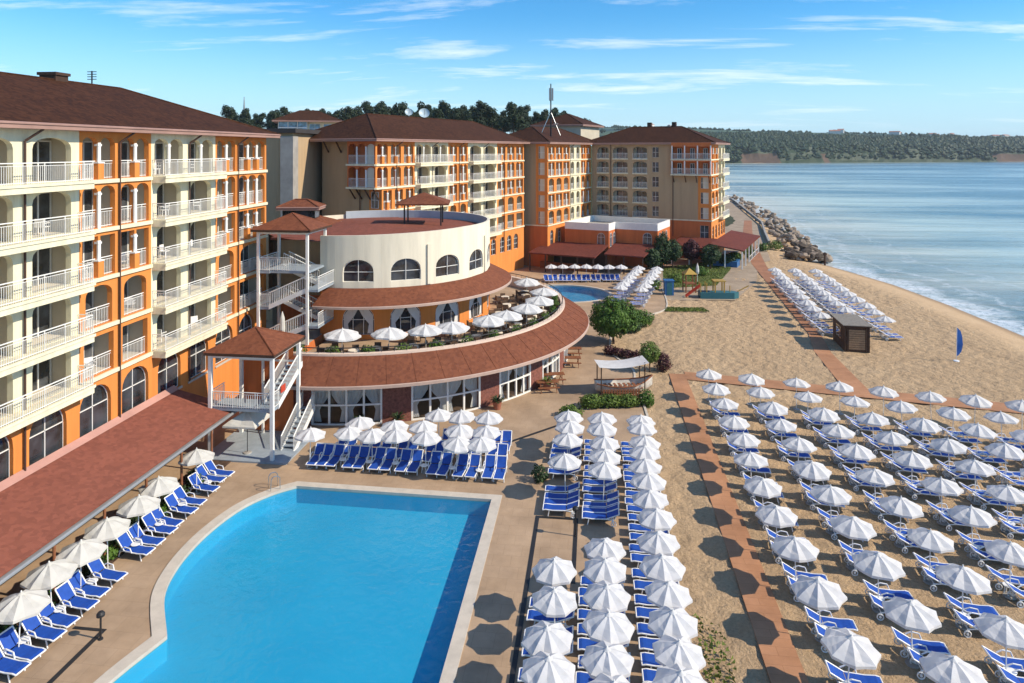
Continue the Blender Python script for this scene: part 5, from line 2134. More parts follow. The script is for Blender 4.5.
bush('shrub', 'olive shrub where the breakwater rocks begin', (36.0, 143.0, 0), (1.6, 1.4, 1.1), 1100, .14, LEAFL, 52)

# planting bed under the walkway canopy
struct(MB().box(-24.9, 17, .0, -23.1, 41.2, GZ + .06).build('planting_bed', SOIL))
rnd = random.Random(5)
for i in range(16):
    y = 23 + i * 1.12 + rnd.uniform(-.3, .3)
    bush('bed_shrub', 'low green shrub in the planting bed under the walkway canopy edge', (-23.75 + rnd.uniform(-.35, .35), y, .06), (.5, .6, rnd.uniform(.35, .6)), 420, .085, [LEAFD, LEAF, LEAFD][i % 3], 60 + i, 'shrubs in the bed beside the walkway')

# hill of pines behind the hotel
def hill_f(X, Y):
    a = np.clip((Y - 165) / 60, 0, 1)
    b = np.clip((45 - X) / 60, 0, 1)
    return -.5 + 25.5 * a * a * (3 - 2 * a) * b * b * (3 - 2 * b)


struct(gridmesh('hill', spread([(-420, 48, 8)]), spread([(160, 520, 8)]), hill_f, mat('forest_floor', (0.05, 0.06, 0.025), .95, .25, .2)))
pines = []
for v in range(3):
    o = empty('pine_tree', (0, 0, 0), 0, None, 'tree')
    t = MB()
    t.tube((0, 0, -1), (.2, .1, 7), .35, 6, .2)
    t.tube((.2, .1, 7), (0, 0, 11), .2, 6, .08)
    t.build('trunk', BARK, o)
    m = MB()
    rv = random.Random(v)
    for q in range(7):
        leafcloud(m, (rv.uniform(-1.8, 1.8), rv.uniform(-1.8, 1.8), 5.2 + q * .95), (2.7 - .2 * q, 2.7 - .2 * q, 1.5), 330, .36, 1, 200 + v * 10 + q, .4)
    m.build('crown', LEAFPINE, o)
    pines.append(o)
rnd = random.Random(11)
PX = []
F_, yaw = 683, math.atan(83 / 683)


def hill_z(x, y):
    return float(hill_f(np.array([[x]]), np.array([[y]]))[0, 0])


n = 0
for row, (dist, cnt) in enumerate(((285, 46), (262, 42), (240, 34), (222, 24))):
    for i in range(cnt):
        ang = -22.5 + 29.0 * (i + rnd.uniform(.1, .9)) / cnt
        t = R_(ang)
        dd = dist + rnd.uniform(-9, 9)
        x, y = dd * math.sin(t - yaw), dd * math.cos(t - yaw)
        z = hill_z(x, y)
        sc_ = rnd.uniform(.62, 1.08)
        if ang < -15:
            sc_ *= .86
        if ang > 2:
            sc_ *= .72
        place(pines[n % 3], (x, y, z - .3), rnd.uniform(0, 6), 'dark green pine tree on the wooded hill behind the hotel roofs', 'pines on the hill behind the hotel', 0, sc_)
        n += 1
# ------------------------------------------------------------------ parasols


def make_parasol(name, cat, R0=1.12, zr=2.0, za=2.4, n=8, fab=FAB, pole_m=None, val=.11, base='disc', wob=0):
    root = empty(name, (0, 0, 0), 0, None, cat)
    m = MB()
    rings = 5
    vs = [(0, 0, za)]
    for k in range(1, rings + 1):
        f = k / rings
        for i in range(2 * n):
            t = 2 * PI * i / (2 * n)
            rib = i % 2 == 0
            rr = R0 * f * (1 if rib else math.cos(PI / n) * (1 - .035 * f))
            zz = za - (za - zr) * (f ** 1.45)
            if not rib:
                zz -= .055 * f * (1.15 - f) * 2.2 * R0
            vs.append((rr * math.cos(t), rr * math.sin(t), zz))
    rw = random.Random(wob)
    for q in range(1, len(vs)):
        x, y, z = vs[q]
        f = math.hypot(x, y) / R0
        if ((q - 1) % (2 * n)) % 2:
            z -= rw.uniform(-.01, .055) * f * R0
        vs[q] = (x * (1 + rw.uniform(-.012, .008)), y * (1 + rw.uniform(-.012, .008)), z + rw.uniform(-.012, .012) * f)
    M2 = 2 * n
    fs = [(0, 1 + i, 1 + (i + 1) % M2) for i in range(M2)]
    for k in range(rings - 1):
        for i in range(M2):
            a = 1 + k * M2 + i
            b = 1 + k * M2 + (i + 1) % M2
            fs.append((a, a + M2, b + M2, b))
    o = len(vs)
    for i in range(M2):
        x, y, z = vs[1 + (rings - 1) * M2 + i]
        vs.append((x * 1.005, y * 1.005, z - val * (1 if i % 2 == 0 else .8)))
    for i in range(M2):
        a = 1 + (rings - 1) * M2 + i
        b = 1 + (rings - 1) * M2 + (i + 1) % M2
        fs.append((a, o + i, o + (i + 1) % M2, b))
    m.add(vs, fs)
    # little vent cap on top
    c = len(m.v)
    m.add([(0, 0, za + .07)] + [(.15 * math.cos(2 * PI * i / n), .15 * math.sin(2 * PI * i / n), za - .03) for i in range(n)], [(0, 1 + i, 1 + (i + 1) % n) for i in range(n)])
    m.build('canopy', fab, root)
    rb_ = MB()
    for i in range(n):
        t = 2 * PI * i / n
        rb_.tube((.03 * math.cos(t), .03 * math.sin(t), za - .06), (R0 * .97 * math.cos(t), R0 * .97 * math.sin(t), zr - .02), .011, 4)
        rb_.tube((.03 * math.cos(t), .03 * math.sin(t), zr - .25), (R0 * .5 * math.cos(t), R0 * .5 * math.sin(t), za - (za - zr) * .48), .009, 4)
    rb_.build('ribs', pole_m or WHITE, root)
    MB().tube((0, 0, 0), (0, 0, za + .1), .024, 8).lathe([(.0, za + .05), (.03, za + .07), (.025, za + .11), (0, za + .12)], 8).build('pole', pole_m or WHITE, root)
    if base == 'disc':
        MB().lathe([(0, .09), (.06, .09), (.07, .07), (.25, .06), (.27, .0)], 16).build('base', CONC, root)
    return root


BEACHV = [make_parasol('beach_parasol', 'parasol', 1.0 + .02 * i, 2.0, 2.36 + .02 * i, wob=i + 1) for i in range(4)]
TERRV = [make_parasol('pool_parasol', 'parasol', .95 + .015 * i, 2.05, 2.42 + .02 * i, wob=i + 11) for i in range(4)]
par_cream = make_parasol('cream_parasol', 'parasol', 1.02, 2.0, 2.45, fab=FABC, wob=31)
par_rest = make_parasol('restaurant_parasol', 'parasol', 1.42, 1.85, 2.3, 8, val=.14, wob=41)
pick = random.Random(99)


# ------------------------------------------------------------------ sun loungers


def make_lounger(back_deg, wheels, arms):
    """foot at +x, head at -x, origin on the ground in the middle"""
    root = empty('sun_lounger', (0, 0, 0), 0, None, 'sun lounger')
    hx, hz = -.28, .36
    bl = .74
    bx, bz = hx - bl * math.cos(R_(back_deg)), hz + bl * math.sin(R_(back_deg))
    W = .31
    f = MB()
    for s in (-1, 1):
        f.path([(hx, s * W, hz), (.45, s * W, .33), (.82, s * W, .36), (.98, s * W, .33)], .032, 6)
        f.path([(hx, s * W, hz), (bx, s * W, bz)], .032, 6)
    f.tube((.98, -W, .33), (.98, W, .33), .032, 6)
    f.tube((bx, -W, bz), (bx, W, bz), .035, 6)
    f.tube((-.62, -W, .30), (-.62, W, .30), .025, 6)
    f.path([(hx, -W, hz), (-.68, -W, .31)], .028, 6)
    f.path([(hx, W, hz), (-.68, W, .31)], .028, 6)
    f.build('frame', PLASTIC, root)
    w2 = W - .03
    s = MB()
    s.add([(hx, -w2, hz + .01), (.45, -w2, .345), (.82, -w2, .375), (.95, -w2, .35), (hx, w2, hz + .01), (.45, w2, .345), (.82, w2, .375), (.95, w2, .35)] +
          [(hx, -w2, hz - .012), (.45, -w2, .323), (.82, -w2, .353), (.95, -w2, .33), (hx, w2, hz - .012), (.45, w2, .323), (.82, w2, .353), (.95, w2, .33)],
          [(0, 1, 5, 4), (1, 2, 6, 5), (2, 3, 7, 6), (8, 12, 13, 9), (9, 13, 14, 10), (10, 14, 15, 11)])
    s.build('seat', BLUE, root)
    b = MB()
    ux, uz = (bx - hx) / bl, (bz - hz) / bl
    nx, nz = uz, -ux
    P = []
    for k in (.05, .4, bl - .04):
        sag = -.02 if k == .4 else 0
        P.append((hx + ux * k + nx * (.012 + sag), hz + uz * k + nz * (.012 + sag)))
    vs = [(x, -w2, z) for x, z in P] + [(x, w2, z) for x, z in P] + [(x - nx * .02, -w2, z - nz * .02) for x, z in P] + [(x - nx * .02, w2, z - nz * .02) for x, z in P]
    b.add(vs, [(0, 1, 4, 3), (1, 2, 5, 4), (6, 9, 10, 7), (7, 10, 11, 8)])
    b.build('backrest', BLUE, root)
    for s_ in (-1, 1):
        MB().tube((.62, s_ * W, .34), (.70, s_ * W, 0), .03, 6).build('leg', PLASTIC, root)
        if not wheels:
            MB().tube((-.5, s_ * W, .33), (-.62, s_ * W, 0), .03, 6).build('leg', PLASTIC, root)
        else:
            MB().path([(-.6, s_ * W, .32), (-.66, s_ * W, .12)], .03, 6).build('leg', PLASTIC, root)
            w_ = MB()
            n = 12
            for k in range(n):
                t0, t1 = 2 * PI * k / n, 2 * PI * (k + 1) / n
                w_.tube((-.68 + .13 * math.cos(t0), s_ * (W + .05), .15 + .13 * math.sin(t0)), (-.68 + .13 * math.cos(t1), s_ * (W + .05), .15 + .13 * math.sin(t1)), .026, 5)
            w_.tube((-.68, s_ * (W + .02), .15), (-.68, s_ * (W + .08), .15), .05, 8)
            w_.build('wheel', PLASTIC, root)
        if arms:
            MB().path([(-.42, s_ * (W + .03), hz + .13), (-.2, s_ * (W + .05), hz + .24), (.1, s_ * (W + .05), hz + .2), (.18, s_ * (W + .03), hz - .02)], .028, 6).build('armrest', PLASTIC, root)
    return root


lg_pool = make_lounger(52, False, True)
lg_beach = make_lounger(28, True, True)
lg_terr = make_lounger(22, True, False)


def make_side_table():
    root = empty('side_table', (0, 0, 0), 0, None, 'table')
    MB().lathe([(0, .44), (.22, .44), (.235, .425), (.22, .40), (0, .40)], 16).build('table_top', PLASTIC, root)
    for i in range(4):
        t = PI / 4 + i * PI / 2
        MB().tube((.13 * math.cos(t), .13 * math.sin(t), .41), (.18 * math.cos(t), .18 * math.sin(t), 0), .022, 6).build('leg', PLASTIC, root)
    return root


sidet = make_side_table()
jit = lambda a: random.uniform(-a, a)

# beach grid: eight columns from the boardwalk, eleven rows
BX = [9.05, 12.2, 15.3, 18.4, 21.4, 24.35, 27.1, 29.9, 32.8]
nl = 0


def in_view(x, y, m=30):
    u = x * math.cos(yaw) + y * math.sin(yaw)
    v = -x * math.sin(yaw) + y * math.cos(yaw)
    if v < 5:
        return False
    return -m < 512 + 683 * u / v < 1024 + m and 150 + 683 * 18.5 / v < 683 + m


for ci, X in enumerate(BX):
    for j in range(11):
        x = X + jit(.12)
        y = 56.1 - 3.03 * j - .2 * (X - 9.4) + jit(.12)
        if ci == 0:
            y = [56.1, 52.9, 49.8, 46.7, 43.9, 41.0, 38.0, 35.1, 32.2, 29.2, 26.1][j]
        if not in_view(x, y):
            continue
        rowname = ORD[10 - j] + ' row from the front'
        colname = ORD[ci] + ' column right of the boardwalk'
        place(pick.choice(BEACHV), (x, y, 0), random.uniform(0, .8), f'white beach parasol, {colname}, {rowname}', 'parasols in rows on the beach', R_(random.uniform(.5, 4)))
        if j == 0:
            continue
        for s in (1, 0):
            if ci >= 6 and j < 3 and not in_view(x + 1, y):
                continue
            place(lg_beach, (x + .58 + jit(.12), y - .4 + 1.05 * s + jit(.07), 0), jit(.05) - .06,
                  f'{"rear" if s else "front"} lounger of beach parasol in {ORD[ci]} column from boardwalk, {rowname}', 'loungers on the beach')
            nl += 1
        place(sidet, (x + .1 + jit(.1), y + .14 + jit(.08), 0), random.uniform(0, 3), f'small white table of beach parasol in {ORD[ci]} column from boardwalk, {rowname}', 'side tables on the beach')

# terrace columns between pool and beach
TL = [45.75, 44.2, 42.2, 39.2, 29.15, 27.15, 25.05, 23.4]
TM = [45.8, 44.15, 42.05, 40.25, 38.5, 30.9, 29.5, 27.75, 25.95, 24.2, 22.7]
TRR = [45.8, 44.4, 42.4, 40.95, 39.15, 37.5, 35.65, 33.8, 31.75, 29.9, 28.05, 26.4, 24.85, 23.4]
for nm, X, L in (('left', -1.65, TL), ('middle', .5, TM), ('right', 2.9, TRR)):
    for j, y in enumerate(L):
        r_ = ORD[len(L) - 1 - j] + ' from the front'
        place(pick.choice(TERRV), (X + jit(.08), y, GZ), random.uniform(0, .8), f'white parasol in the {nm} column on the terrace, {r_}', 'parasols in three columns on the terrace', R_(random.uniform(.5, 3)))
        for s in (-1, 1):
            yy = y - .1 + s * .42
            place(lg_terr, (X - .2 + jit(.05), yy + jit(.03), GZ), PI + jit(.02), f'{"rear" if s > 0 else "front"} lounger under the {nm} terrace column parasol {r_}', 'loungers on the terrace')
            nl += 1
        place(sidet, (X + .38, y - .1, GZ), random.uniform(0, 3), f'small white table under the {nm} terrace column parasol {r_}', 'side tables on the terrace')
# extra open loungers at the end of the rear blocks
for nm, X, ys_ in (('left', -1.65, (38.05, 37.45)), ('middle', .5, (37.5, 36.85))):
    for q, y in enumerate(ys_):
        place(lg_terr, (X - .2, y, GZ), PI, f'uncovered blue lounger, {["farther", "nearer"][q]} one at the gap of the {nm} terrace column', 'loungers on the terrace')

# loungers west of the pool, facing it
feet = [(-21.9, 38.95), (-22.0, 38.2), (-21.8, 37.15), (-21.7, 35.6), (-21.65, 34.75), (-21.7, 33.5), (-21.6, 32.8), (-21.6, 31.75), (-21.6, 30.95), (-21.6, 28.95), (-21.6, 27.8), (-21.5, 27.0), (-21.55, 25.95), (-21.5, 25.15), (-21.5, 24.1), (-21.5, 23.35)]
for i, (x, y) in enumerate(feet):
    place(lg_pool, (x - .9, y + .12, GZ), -.13 + jit(.05), f'blue lounger beside the walkway, {ORD[15 - i]} from the front of its row', 'loungers along the left pool edge')
for i, (x, y) in enumerate([(-22.0, 24.1), (-22.3, 26.15), (-22.3, 27.75), (-22.4, 29.6), (-22.3, 31.6), (-22.55, 33.7), (-22.45, 36.95)]):
    place(par_cream, (x - .55, y + .25, GZ), random.uniform(0, .8), f'cream parasol beside the walkway, {ORD[i]} from the front', 'parasols along the left pool edge', R_(random.uniform(1, 5)))
for i, y in enumerate((24.65, 26.5, 28.4, 31.35, 33.2, 35.2, 37.7)):
    place(sidet, (-22.6, y, GZ), 0, f'small white table among the loungers beside the walkway, {ORD[i]} from the front', 'side tables along the left pool edge')

# loungers north of the pool, facing the camera
NP = [(-17.8, 40.7), (-15.5, 41.2), (-15.2, 42.8), (-13.9, 41.2), (-12.9, 42.6), (-12.3, 41.1), (-11.1, 42.7), (-10.4, 41.0), (-10.4, 44.6), (-8.8, 44.7), (-7.0, 44.6), (-8.6, 42.4), (-8.4, 40.5), (-6.8, 42.5), (-6.9, 40.7)]
NP = sorted(NP)
for i, (x, y) in enumerate(NP):
    place(pick.choice(TERRV), (x, y + .35, GZ), random.uniform(0, .8), f'white parasol behind the far pool edge, {ORD[i]} of its cluster counted from the left', 'parasols behind the far pool edge', R_(random.uniform(.5, 4)))
rows = {'front row': [(-17.6, 40.75), (-17.0, 40.75), (-16.3, 40.75), (-15.25, 40.7), (-14.6, 40.7), (-13.55, 40.65), (-12.85, 40.65), (-11.85, 40.6), (-11.15, 40.6), (-9.9, 40.5), (-9.2, 40.45), (-8.15, 40.4), (-7.45, 40.4), (-6.45, 40.4), (-5.75, 40.35)],
        'second row': [(-16.6, 42.3), (-16.0, 42.35), (-15.0, 42.3), (-14.35, 42.3), (-13.6, 42.2), (-12.5, 42.3), (-11.8, 42.2), (-10.6, 42.1), (-10.0, 42.1), (-9.3, 42.0), (-8.3, 42.05), (-7.6, 42.0), (-6.55, 42.1), (-5.9, 42.1)],
        'third row': [(-9.9, 44.0), (-9.2, 44.0), (-8.3, 44.05), (-7.6, 44.1), (-6.6, 44.1), (-5.9, 44.2)]}
for rn, L in rows.items():
    for i, (x, y) in enumerate(L):
        place(lg_pool, (x + jit(.03), y + .92, GZ), -PI / 2 - .02 + jit(.04), f'blue lounger behind the far pool edge, {rn}, {ORD[i]} from the left', 'loungers behind the far pool edge')
for i, (x, y) in enumerate([(-15.8, 41.5), (-14.05, 41.4), (-12.35, 41.4), (-10.5, 41.3), (-8.7, 41.2), (-7.0, 41.1)]):
    place(sidet, (x, y, GZ), 0, f'small white table in the front lounger row behind the pool, {ORD[i]} from the left', 'side tables behind the far pool edge')

# oval pool: a row behind it and a double diagonal row beside it
simple_l = lg_beach
for i in range(16):
    x, y = -7.4 + i * .72, 102.4 + i * .12
    place(lg_pool, (x + jit(.12), y + .8 + jit(.15), GZ), -PI / 2 + .1 + jit(.14), f'blue lounger in the row behind the oval pool, {ORD[i]} from the left', 'loungers around the oval pool')
for i in range(7):
    x, y = -6.6 + i * 1.75, 104.4 + i * .15
    place(pick.choice(TERRV), (x, y, GZ), random.uniform(0, .8), f'white parasol behind the oval pool, {ORD[i]} from the left', 'parasols around the oval pool', R_(2))
for c, (xa, ya, xb, yb) in enumerate(((3.2, 89.6, 6.6, 104.5), (5.9, 88.6, 9.2, 104.5))):
    nm = ('poolside', 'beachside')[c]
    for i in range(7):
        f = i / 6
        x, y = xa + (xb - xa) * f, ya + (yb - ya) * f
        place(pick.choice(TERRV), (x, y, GZ), random.uniform(0, .8), f'white parasol in the {nm} line right of the oval pool, {ORD[i]} from the front', 'parasols around the oval pool', R_(2))
        for s in (-1, 1):
            place(lg_terr, (x - .4, y + s * .5, GZ), PI - .2, f'{"rear" if s > 0 else "front"} lounger of {ORD[i]} parasol in the {nm} line by the oval pool', 'loungers around the oval pool')

# far beach: three columns behind the cabin
for c, (xa, ya, xb, yb) in enumerate(((24.3, 77.6, 26.7, 106.2), (27.6, 77.4, 29.6, 106), (30.5, 76.6, 32.6, 106))):
    nm = ('left', 'middle', 'right')[c]
    for i in range(10):
        f = i / 9
        x, y = xa + (xb - xa) * f + jit(.1), ya + (yb - ya) * f
        place(pick.choice(BEACHV), (x, y, 0), random.uniform(0, .8), f'white parasol in the {nm} column behind the beach cabin, {ORD[i]} from the front', 'parasols behind the beach cabin', R_(2))
        for s in (1, 0):
            place(lg_beach, (x + .58, y - .45 + 1.1 * s, 0), -.06, f'{"rear" if s else "front"} lounger of {ORD[i]} parasol in the {nm} column behind the cabin', 'loungers behind the beach cabin')

# ------------------------------------------------------------------ restaurant terrace furniture
RT = [(334, 341), (389, 336), (432, 334), (459, 329), (492, 320), (519.5, 317), (533, 308), (549, 300), (546, 291), (527, 281)]


def gp(px, py, z=0.0):
    t = (20 - z) / (py - 150)
    k = px - 512
    return (t * (-math.sin(yaw) * 683 + math.cos(yaw) * k), t * (math.cos(yaw) * 683 + math.sin(yaw) * k))


tpos = []
for x, y in RT:
    X, Y = gp(x, y, TZ + 2.0)
    rr, aa = math.hypot(X - RC[0], Y - RC[1]), math.atan2(Y - RC[1], X - RC[0])
    rr = min(rr, 16.0)
    tpos.append((RC[0] + rr * math.cos(aa), RC[1] + rr * math.sin(aa)))


def make_chair():
    root = empty('rattan_chair', (0, 0, 0), 0, None, 'chair')
    MB().box(-.24, -.24, .38, .24, .24, .46).build('seat', RATTAN, root)
    m = MB()
    m.box(-.26, .2, .46, .26, .27, .88)
    m.box(-.27, -.22, .46, -.22, .2, .66)
    m.box(.22, -.22, .46, .27, .2, .66)
    m.build('backrest', RATTAN, root)
    for x in (-.21, .21):
        for y in (-.21, .21):
            MB().tube((x, y, 0), (x, y, .38), .025, 5).build('leg', RATTAN, root)
    return root


def make_table():
    root = empty('restaurant_table', (0, 0, 0), 0, None, 'table')
    MB().lathe([(0, .75), (.42, .75), (.43, .72), (.45, .5), (.42, .5)], 20).build('tablecloth', CLOTH, root)
    MB().tube((0, 0, 0), (0, 0, .72), .05, 8).lathe([(0, .05), (.28, .04), (.3, 0)], 14).build('leg', BLACKM, root)
    return root


chair, table = make_chair(), make_table()
tabs = []
for i, (x, y) in enumerate(tpos):
    place(par_rest, (x, y, TZ), random.uniform(0, .8), f'large white parasol on the upper restaurant terrace, {ORD[i]} along the curve from the left', 'parasols on the restaurant terrace', R_(2))
    u_ = Vector((x - RC[0], y - RC[1])).normalized()
    v_ = Vector((-u_.y, u_.x))
    for su, sv in ((.1, .95), (-.4, -.95)):
        q = Vector((x, y)) + u_ * su + v_ * sv
        tabs.append((q.x, q.y))
for rr, a in ((12.3, -60), (12.4, -45), (12.4, -30), (12.4, -12), (12.4, 4), (14.6, -10), (14.6, 6), (14.8, 22), (12.5, 20)):
    tabs.append((RC[0] + rr * math.cos(R_(a)), RC[1] + rr * math.sin(R_(a))))
for i, (x, y) in enumerate(tabs):
    an = math.degrees(math.atan2(y - RC[1], x - RC[0]))
    place(table, (x, y, TZ), 0, 'small round cloth-covered table on the upper restaurant terrace', 'tables on the restaurant terrace')
    for k in range(4):
        t = k * PI / 2 + random.uniform(0, .5)
        cx, cy = x + .72 * math.cos(t), y + .72 * math.sin(t)
        rr = math.hypot(cx - RC[0], cy - RC[1])
        if rr > 17.3 or rr < 11.1:
            continue
        place(chair, (cx, cy, TZ), t - PI / 2, 'brown rattan chair at a table on the upper restaurant terrace', 'chairs on the restaurant terrace')
for i in range(13):
    a = -93 + i * 8.6
    x, y = RC[0] + 17.25 * math.cos(R_(a)), RC[1] + 17.25 * math.sin(R_(a))
    o = empty('planter_bush', (x, y, 4.5), R_(a), f'green box bush in a planter along the terrace parapet, {ORD[i]} from the left', 'plant', 'planters along the terrace parapet')
    MB().box(-.2, -.45, TZ - 4.5, .2, .45, .42).build('planter', DARKWOOD, o)
    m = MB()
    leafcloud(m, (0, 0, .62), (.34, .62, .42), 420, .075, .7, 300 + i, .3)
    m.build('foliage', [LEAF, LEAFL][i % 2], o)

# potted plants outside the ground floor
for i, (a, lm, lab) in enumerate(((-90, LEAFD, 'dark green potted palm by the left brick pillar of the restaurant'), (-77, LEAFD, 'dark potted plant before the first glazed bay of the restaurant'),
                                  (-69, LEAFD, 'potted plant before the second brick pillar of the restaurant'), (-45.5, LEAFD, 'large potted plant before the third brick pillar beside the parasols'),
                                  (-28, LEAFL, 'potted plant with yellow flowers before the fourth brick pillar'))):
    x, y = RC[0] + 19.3 * math.cos(R_(a)), RC[1] + 19.3 * math.sin(R_(a))
    o = empty('potted_plant', (x, y, GZ), 0, lab, 'plant', 'potted plants along the restaurant windows')
    MB().lathe([(0, .0), (.26, 0), (.36, .55), (.38, .6), (.32, .58), (0, .52)], 14).build('pot', POTM, o)
    m = MB()
    for k in range(60):
        t = k * 2.39996
        el = .25 + .9 * ((k * 7) % 10) / 10
        L = .55 + .35 * ((k * 3) % 7) / 7
        d = Vector((math.cos(t) * math.cos(el), math.sin(t) * math.cos(el), math.sin(el)))
        s = d.cross(Vector((0, 0, 1))).normalized() * .045
        a_ = Vector((0, 0, .55))
        m_ = a_ + d * L * .6
        e_ = a_ + d * L + Vector((0, 0, -.22 * L))
        m.add([tuple(a_), tuple(m_ + s), tuple(e_), tuple(m_ - s)], [(0, 1, 2, 3)])
    m.build('leaves', lm, o)

# wooden tables and benches at the right end of the restaurant
for i, (x, y, rz) in enumerate([(-3.9, 56.6, .25), (-3.5, 58.6, .25), (-2.2, 63.4, .1), (-2.2, 66.4, .1)]):
    o = empty('picnic_table', (x, y, GZ), rz, ['brown wooden bench table nearest the restaurant glass door post', 'brown wooden bench table second from the glass bays', 'brown wooden bench table below the canopy rim, nearer one', 'brown wooden bench table below the canopy rim, farther one'][i], 'picnic table', 'wooden bench tables right of the restaurant')
    m = MB()
    for k in range(5):
        m.box(-.9, -.38 + k * .155, .72, .9, -.24 + k * .155, .76)
    m.build('table_top', WOOD, o)
    for s in (-1, 1):
        MB().box(-.9, s * .72 - .14, .42, .9, s * .72 + .14, .46).build('bench', WOOD, o)
        mm_ = MB()
        mm_.tube((s * .65, -.75, 0), (s * .65, -.2, .72), .04, 4)
        mm_.tube((s * .65, .75, 0), (s * .65, .2, .72), .04, 4)
        mm_.tube((s * .65, -.8, .4), (s * .65, .8, .4), .035, 4)
        mm_.build('leg', WOOD, o)

# ------------------------------------------------------------------ wooden boat with sail awning
bo = empty('wooden_boat', (2.3, 56.9, 0), R_(12), 'wooden display boat with white awning beside the hedge on the sand edge', 'boat')
st_ = [(-2.3, .55, 1.0, .35), (-1.4, .85, .85, .15), (-.3, 1.0, .8, .08), (.8, .9, .85, .1), (1.7, .5, 1.05, .22), (2.45, .05, 1.4, .6)]
m = MB()
rows_ = []
for (x, hw, zt, zb) in st_:
    r = []
    for k in range(9):
        t = -1 + 2 * k / 8
        r.append((x, hw * math.copysign(abs(t) ** .6, t), zb + (zt - zb) * abs(t) ** 2.2))
    rows_.append(r)
vs = [v for r in rows_ for v in r]
fs = []
for i in range(len(rows_) - 1):
    for k in range(8):
        a = i * 9 + k
        fs.append((a, a + 9, a + 10, a + 1))
fs.append(tuple(range(9)))
m.add(vs, fs)
m.build('hull', mat('boat_paint', (0.66, 0.62, 0.55), .6, .15, 3), bo)
g_ = MB()
for s in (0, 8):
    g_.path([rows_[i][s] for i in range(len(rows_))], .06, 6)
g_.build('gunwale', WOOD, bo)
d_ = MB()
for i in range(8):
    d_.box(-1.5 + i * .4, -.7, .55, -1.3 + i * .4, .7, .6)
d_.build('deck_boards', WOOD, bo)
for (x, y) in ((-2.0, -.8), (-2.0, .8), (1.6, -.8), (1.6, .8)):
    MB().tube((x, y, .1), (x, y, 2.45 if x < 0 else 2.7), .05, 6).build('awning_post', DARKWOOD, bo)
aw = MB()
nx_, ny_ = 10, 6
vs = []
for i in range(nx_ + 1):
    for j in range(ny_ + 1):
        u, v = i / nx_, j / ny_
        vs.append((-2.2 + 4.1 * u, -1.05 + 2.1 * v, 2.48 + .25 * u - .22 * math.sin(PI * u) * (1 - .3 * math.sin(PI * v))))
fs = [(i * (ny_ + 1) + j, (i + 1) * (ny_ + 1) + j, (i + 1) * (ny_ + 1) + j + 1, i * (ny_ + 1) + j + 1) for i in range(nx_) for j in range(ny_)]
aw.add(vs, fs)
aw.build('awning', FAB, bo)
dk = empty('wooden_fence', (2.1, 55.3, 0), R_(12), 'low red-brown wooden fence in front of the display boat', 'fence')
m = MB()
for i in range(14):
    MB_ = m.box(-1.5 + i * .22, -.03, 0, -1.36 + i * .22, .03, .85)
m.build('pickets', WOOD, dk)
MB().box(-1.55, .035, .25, 1.6, .08, .33).box(-1.55, .035, .6, 1.6, .08, .68).build('rails', WOOD, dk)

# ------------------------------------------------------------------ beach cabin
cbn = empty('beach_cabin', (25.9, 73.4, 0), R_(-4), 'small dark brown wooden beach cabin with flat slatted roof', 'cabin')
m = MB()
box_walls(m, -1.1, -2.2, 1.1, 2.2, 0, 2.5)
m.build('wall', mat('brown_boards', (0.10, 0.052, 0.03), .75, .25, 6, .4, 14), cbn)
m = MB()
for i in range(12):
    m.box(-1.35, -2.5 + i * .42, 2.62, 1.35, -2.11 + i * .42, 2.68)
rf_ = m.build('roof', mat('weathered_slats', (0.27, 0.24, 0.20), .85, .15, 5, .2, 20), cbn)
MB().box(-1.3, -2.45, 2.5, 1.3, 2.45, 2.615).build('roof_beam', DARKWOOD, rf_)
m = MB()
for i in range(9):
    m.box(-.75, -2.26, .25 + i * .22, .75, -2.215, .43 + i * .22)
m.build('shutter', mat('tan_boards', (0.34, 0.22, 0.13), .7, .15, 6), cbn)
for x in (-1.1, -.85, .85, 1.1):
    MB().box(x - .06, -2.3, 0, x + .06, -2.21, 2.48).build('corner_board', DARKWOOD, cbn)
MB().box(-1.13, -.8, .9, -1.105, .9, 2.1).build('window', GLASS, cbn)

# beach flag
fl = empty('beach_flag', (34.0, 69.3, 0), 0, 'tall blue feather flag standing alone on the beach', 'flag')
MB().tube((0, 0, 0), (.05, 0, 3.2), .025, 6).lathe([(0, .08), (.25, .06), (.28, 0)], 12).build('pole', PLASTIC, fl)
m = MB()
prof = [(.5, .12), (.9, .42), (1.6, .52), (2.3, .5), (2.8, .38), (3.15, .08)]
vs = [(.04, 0, z) for z, w_ in prof] + [(.04 + w_, .05 * math.sin(z * 3), z) for z, w_ in prof]
m.add(vs, [(i, i + 6, i + 7, i + 1) for i in range(5)])
m.build('banner', mat('flag_cloth', (0.03, 0.12, 0.42), .8, .08), fl)

# lamp posts with their dark drain strips
for i, (x, y, lab) in enumerate([(-1.0, 35.4, 'slim dark lamp post on the terrace between the parasol columns'), (-20.0, 25.6, 'short dark lamp post beside the left end of the pool')]):
    h = 1.3 if i == 0 else .9
    o = empty('lamp_post', (x, y, GZ), 0, lab, 'lamp')
    MB().tube((0, 0, 0), (0, 0, h), .04, 8).lathe([(.1, 0), (.09, .05), (.04, .06)], 12).build('post', BLACKM, o)
    MB().lathe([(.04, h), (.16, h + .05), (.16, h + .14), (.1, h + .22), (0, h + .25)], 14).build('lamp_head', BLACKM, o)
st1 = MB()
st1.box(-3.2, 12, GZ + .002, -3.0, 36.9, GZ + .02).box(-3.2, 36.9, GZ + .002, -.9, 37.1, GZ + .02).box(-1.1, 31.5, GZ + .002, -.9, 36.89, GZ + .02)
tag(st1.build('drain_channel', BLACKM), 'dark metal drain channel across the terrace right of the pool', 'drain')
st2 = MB()
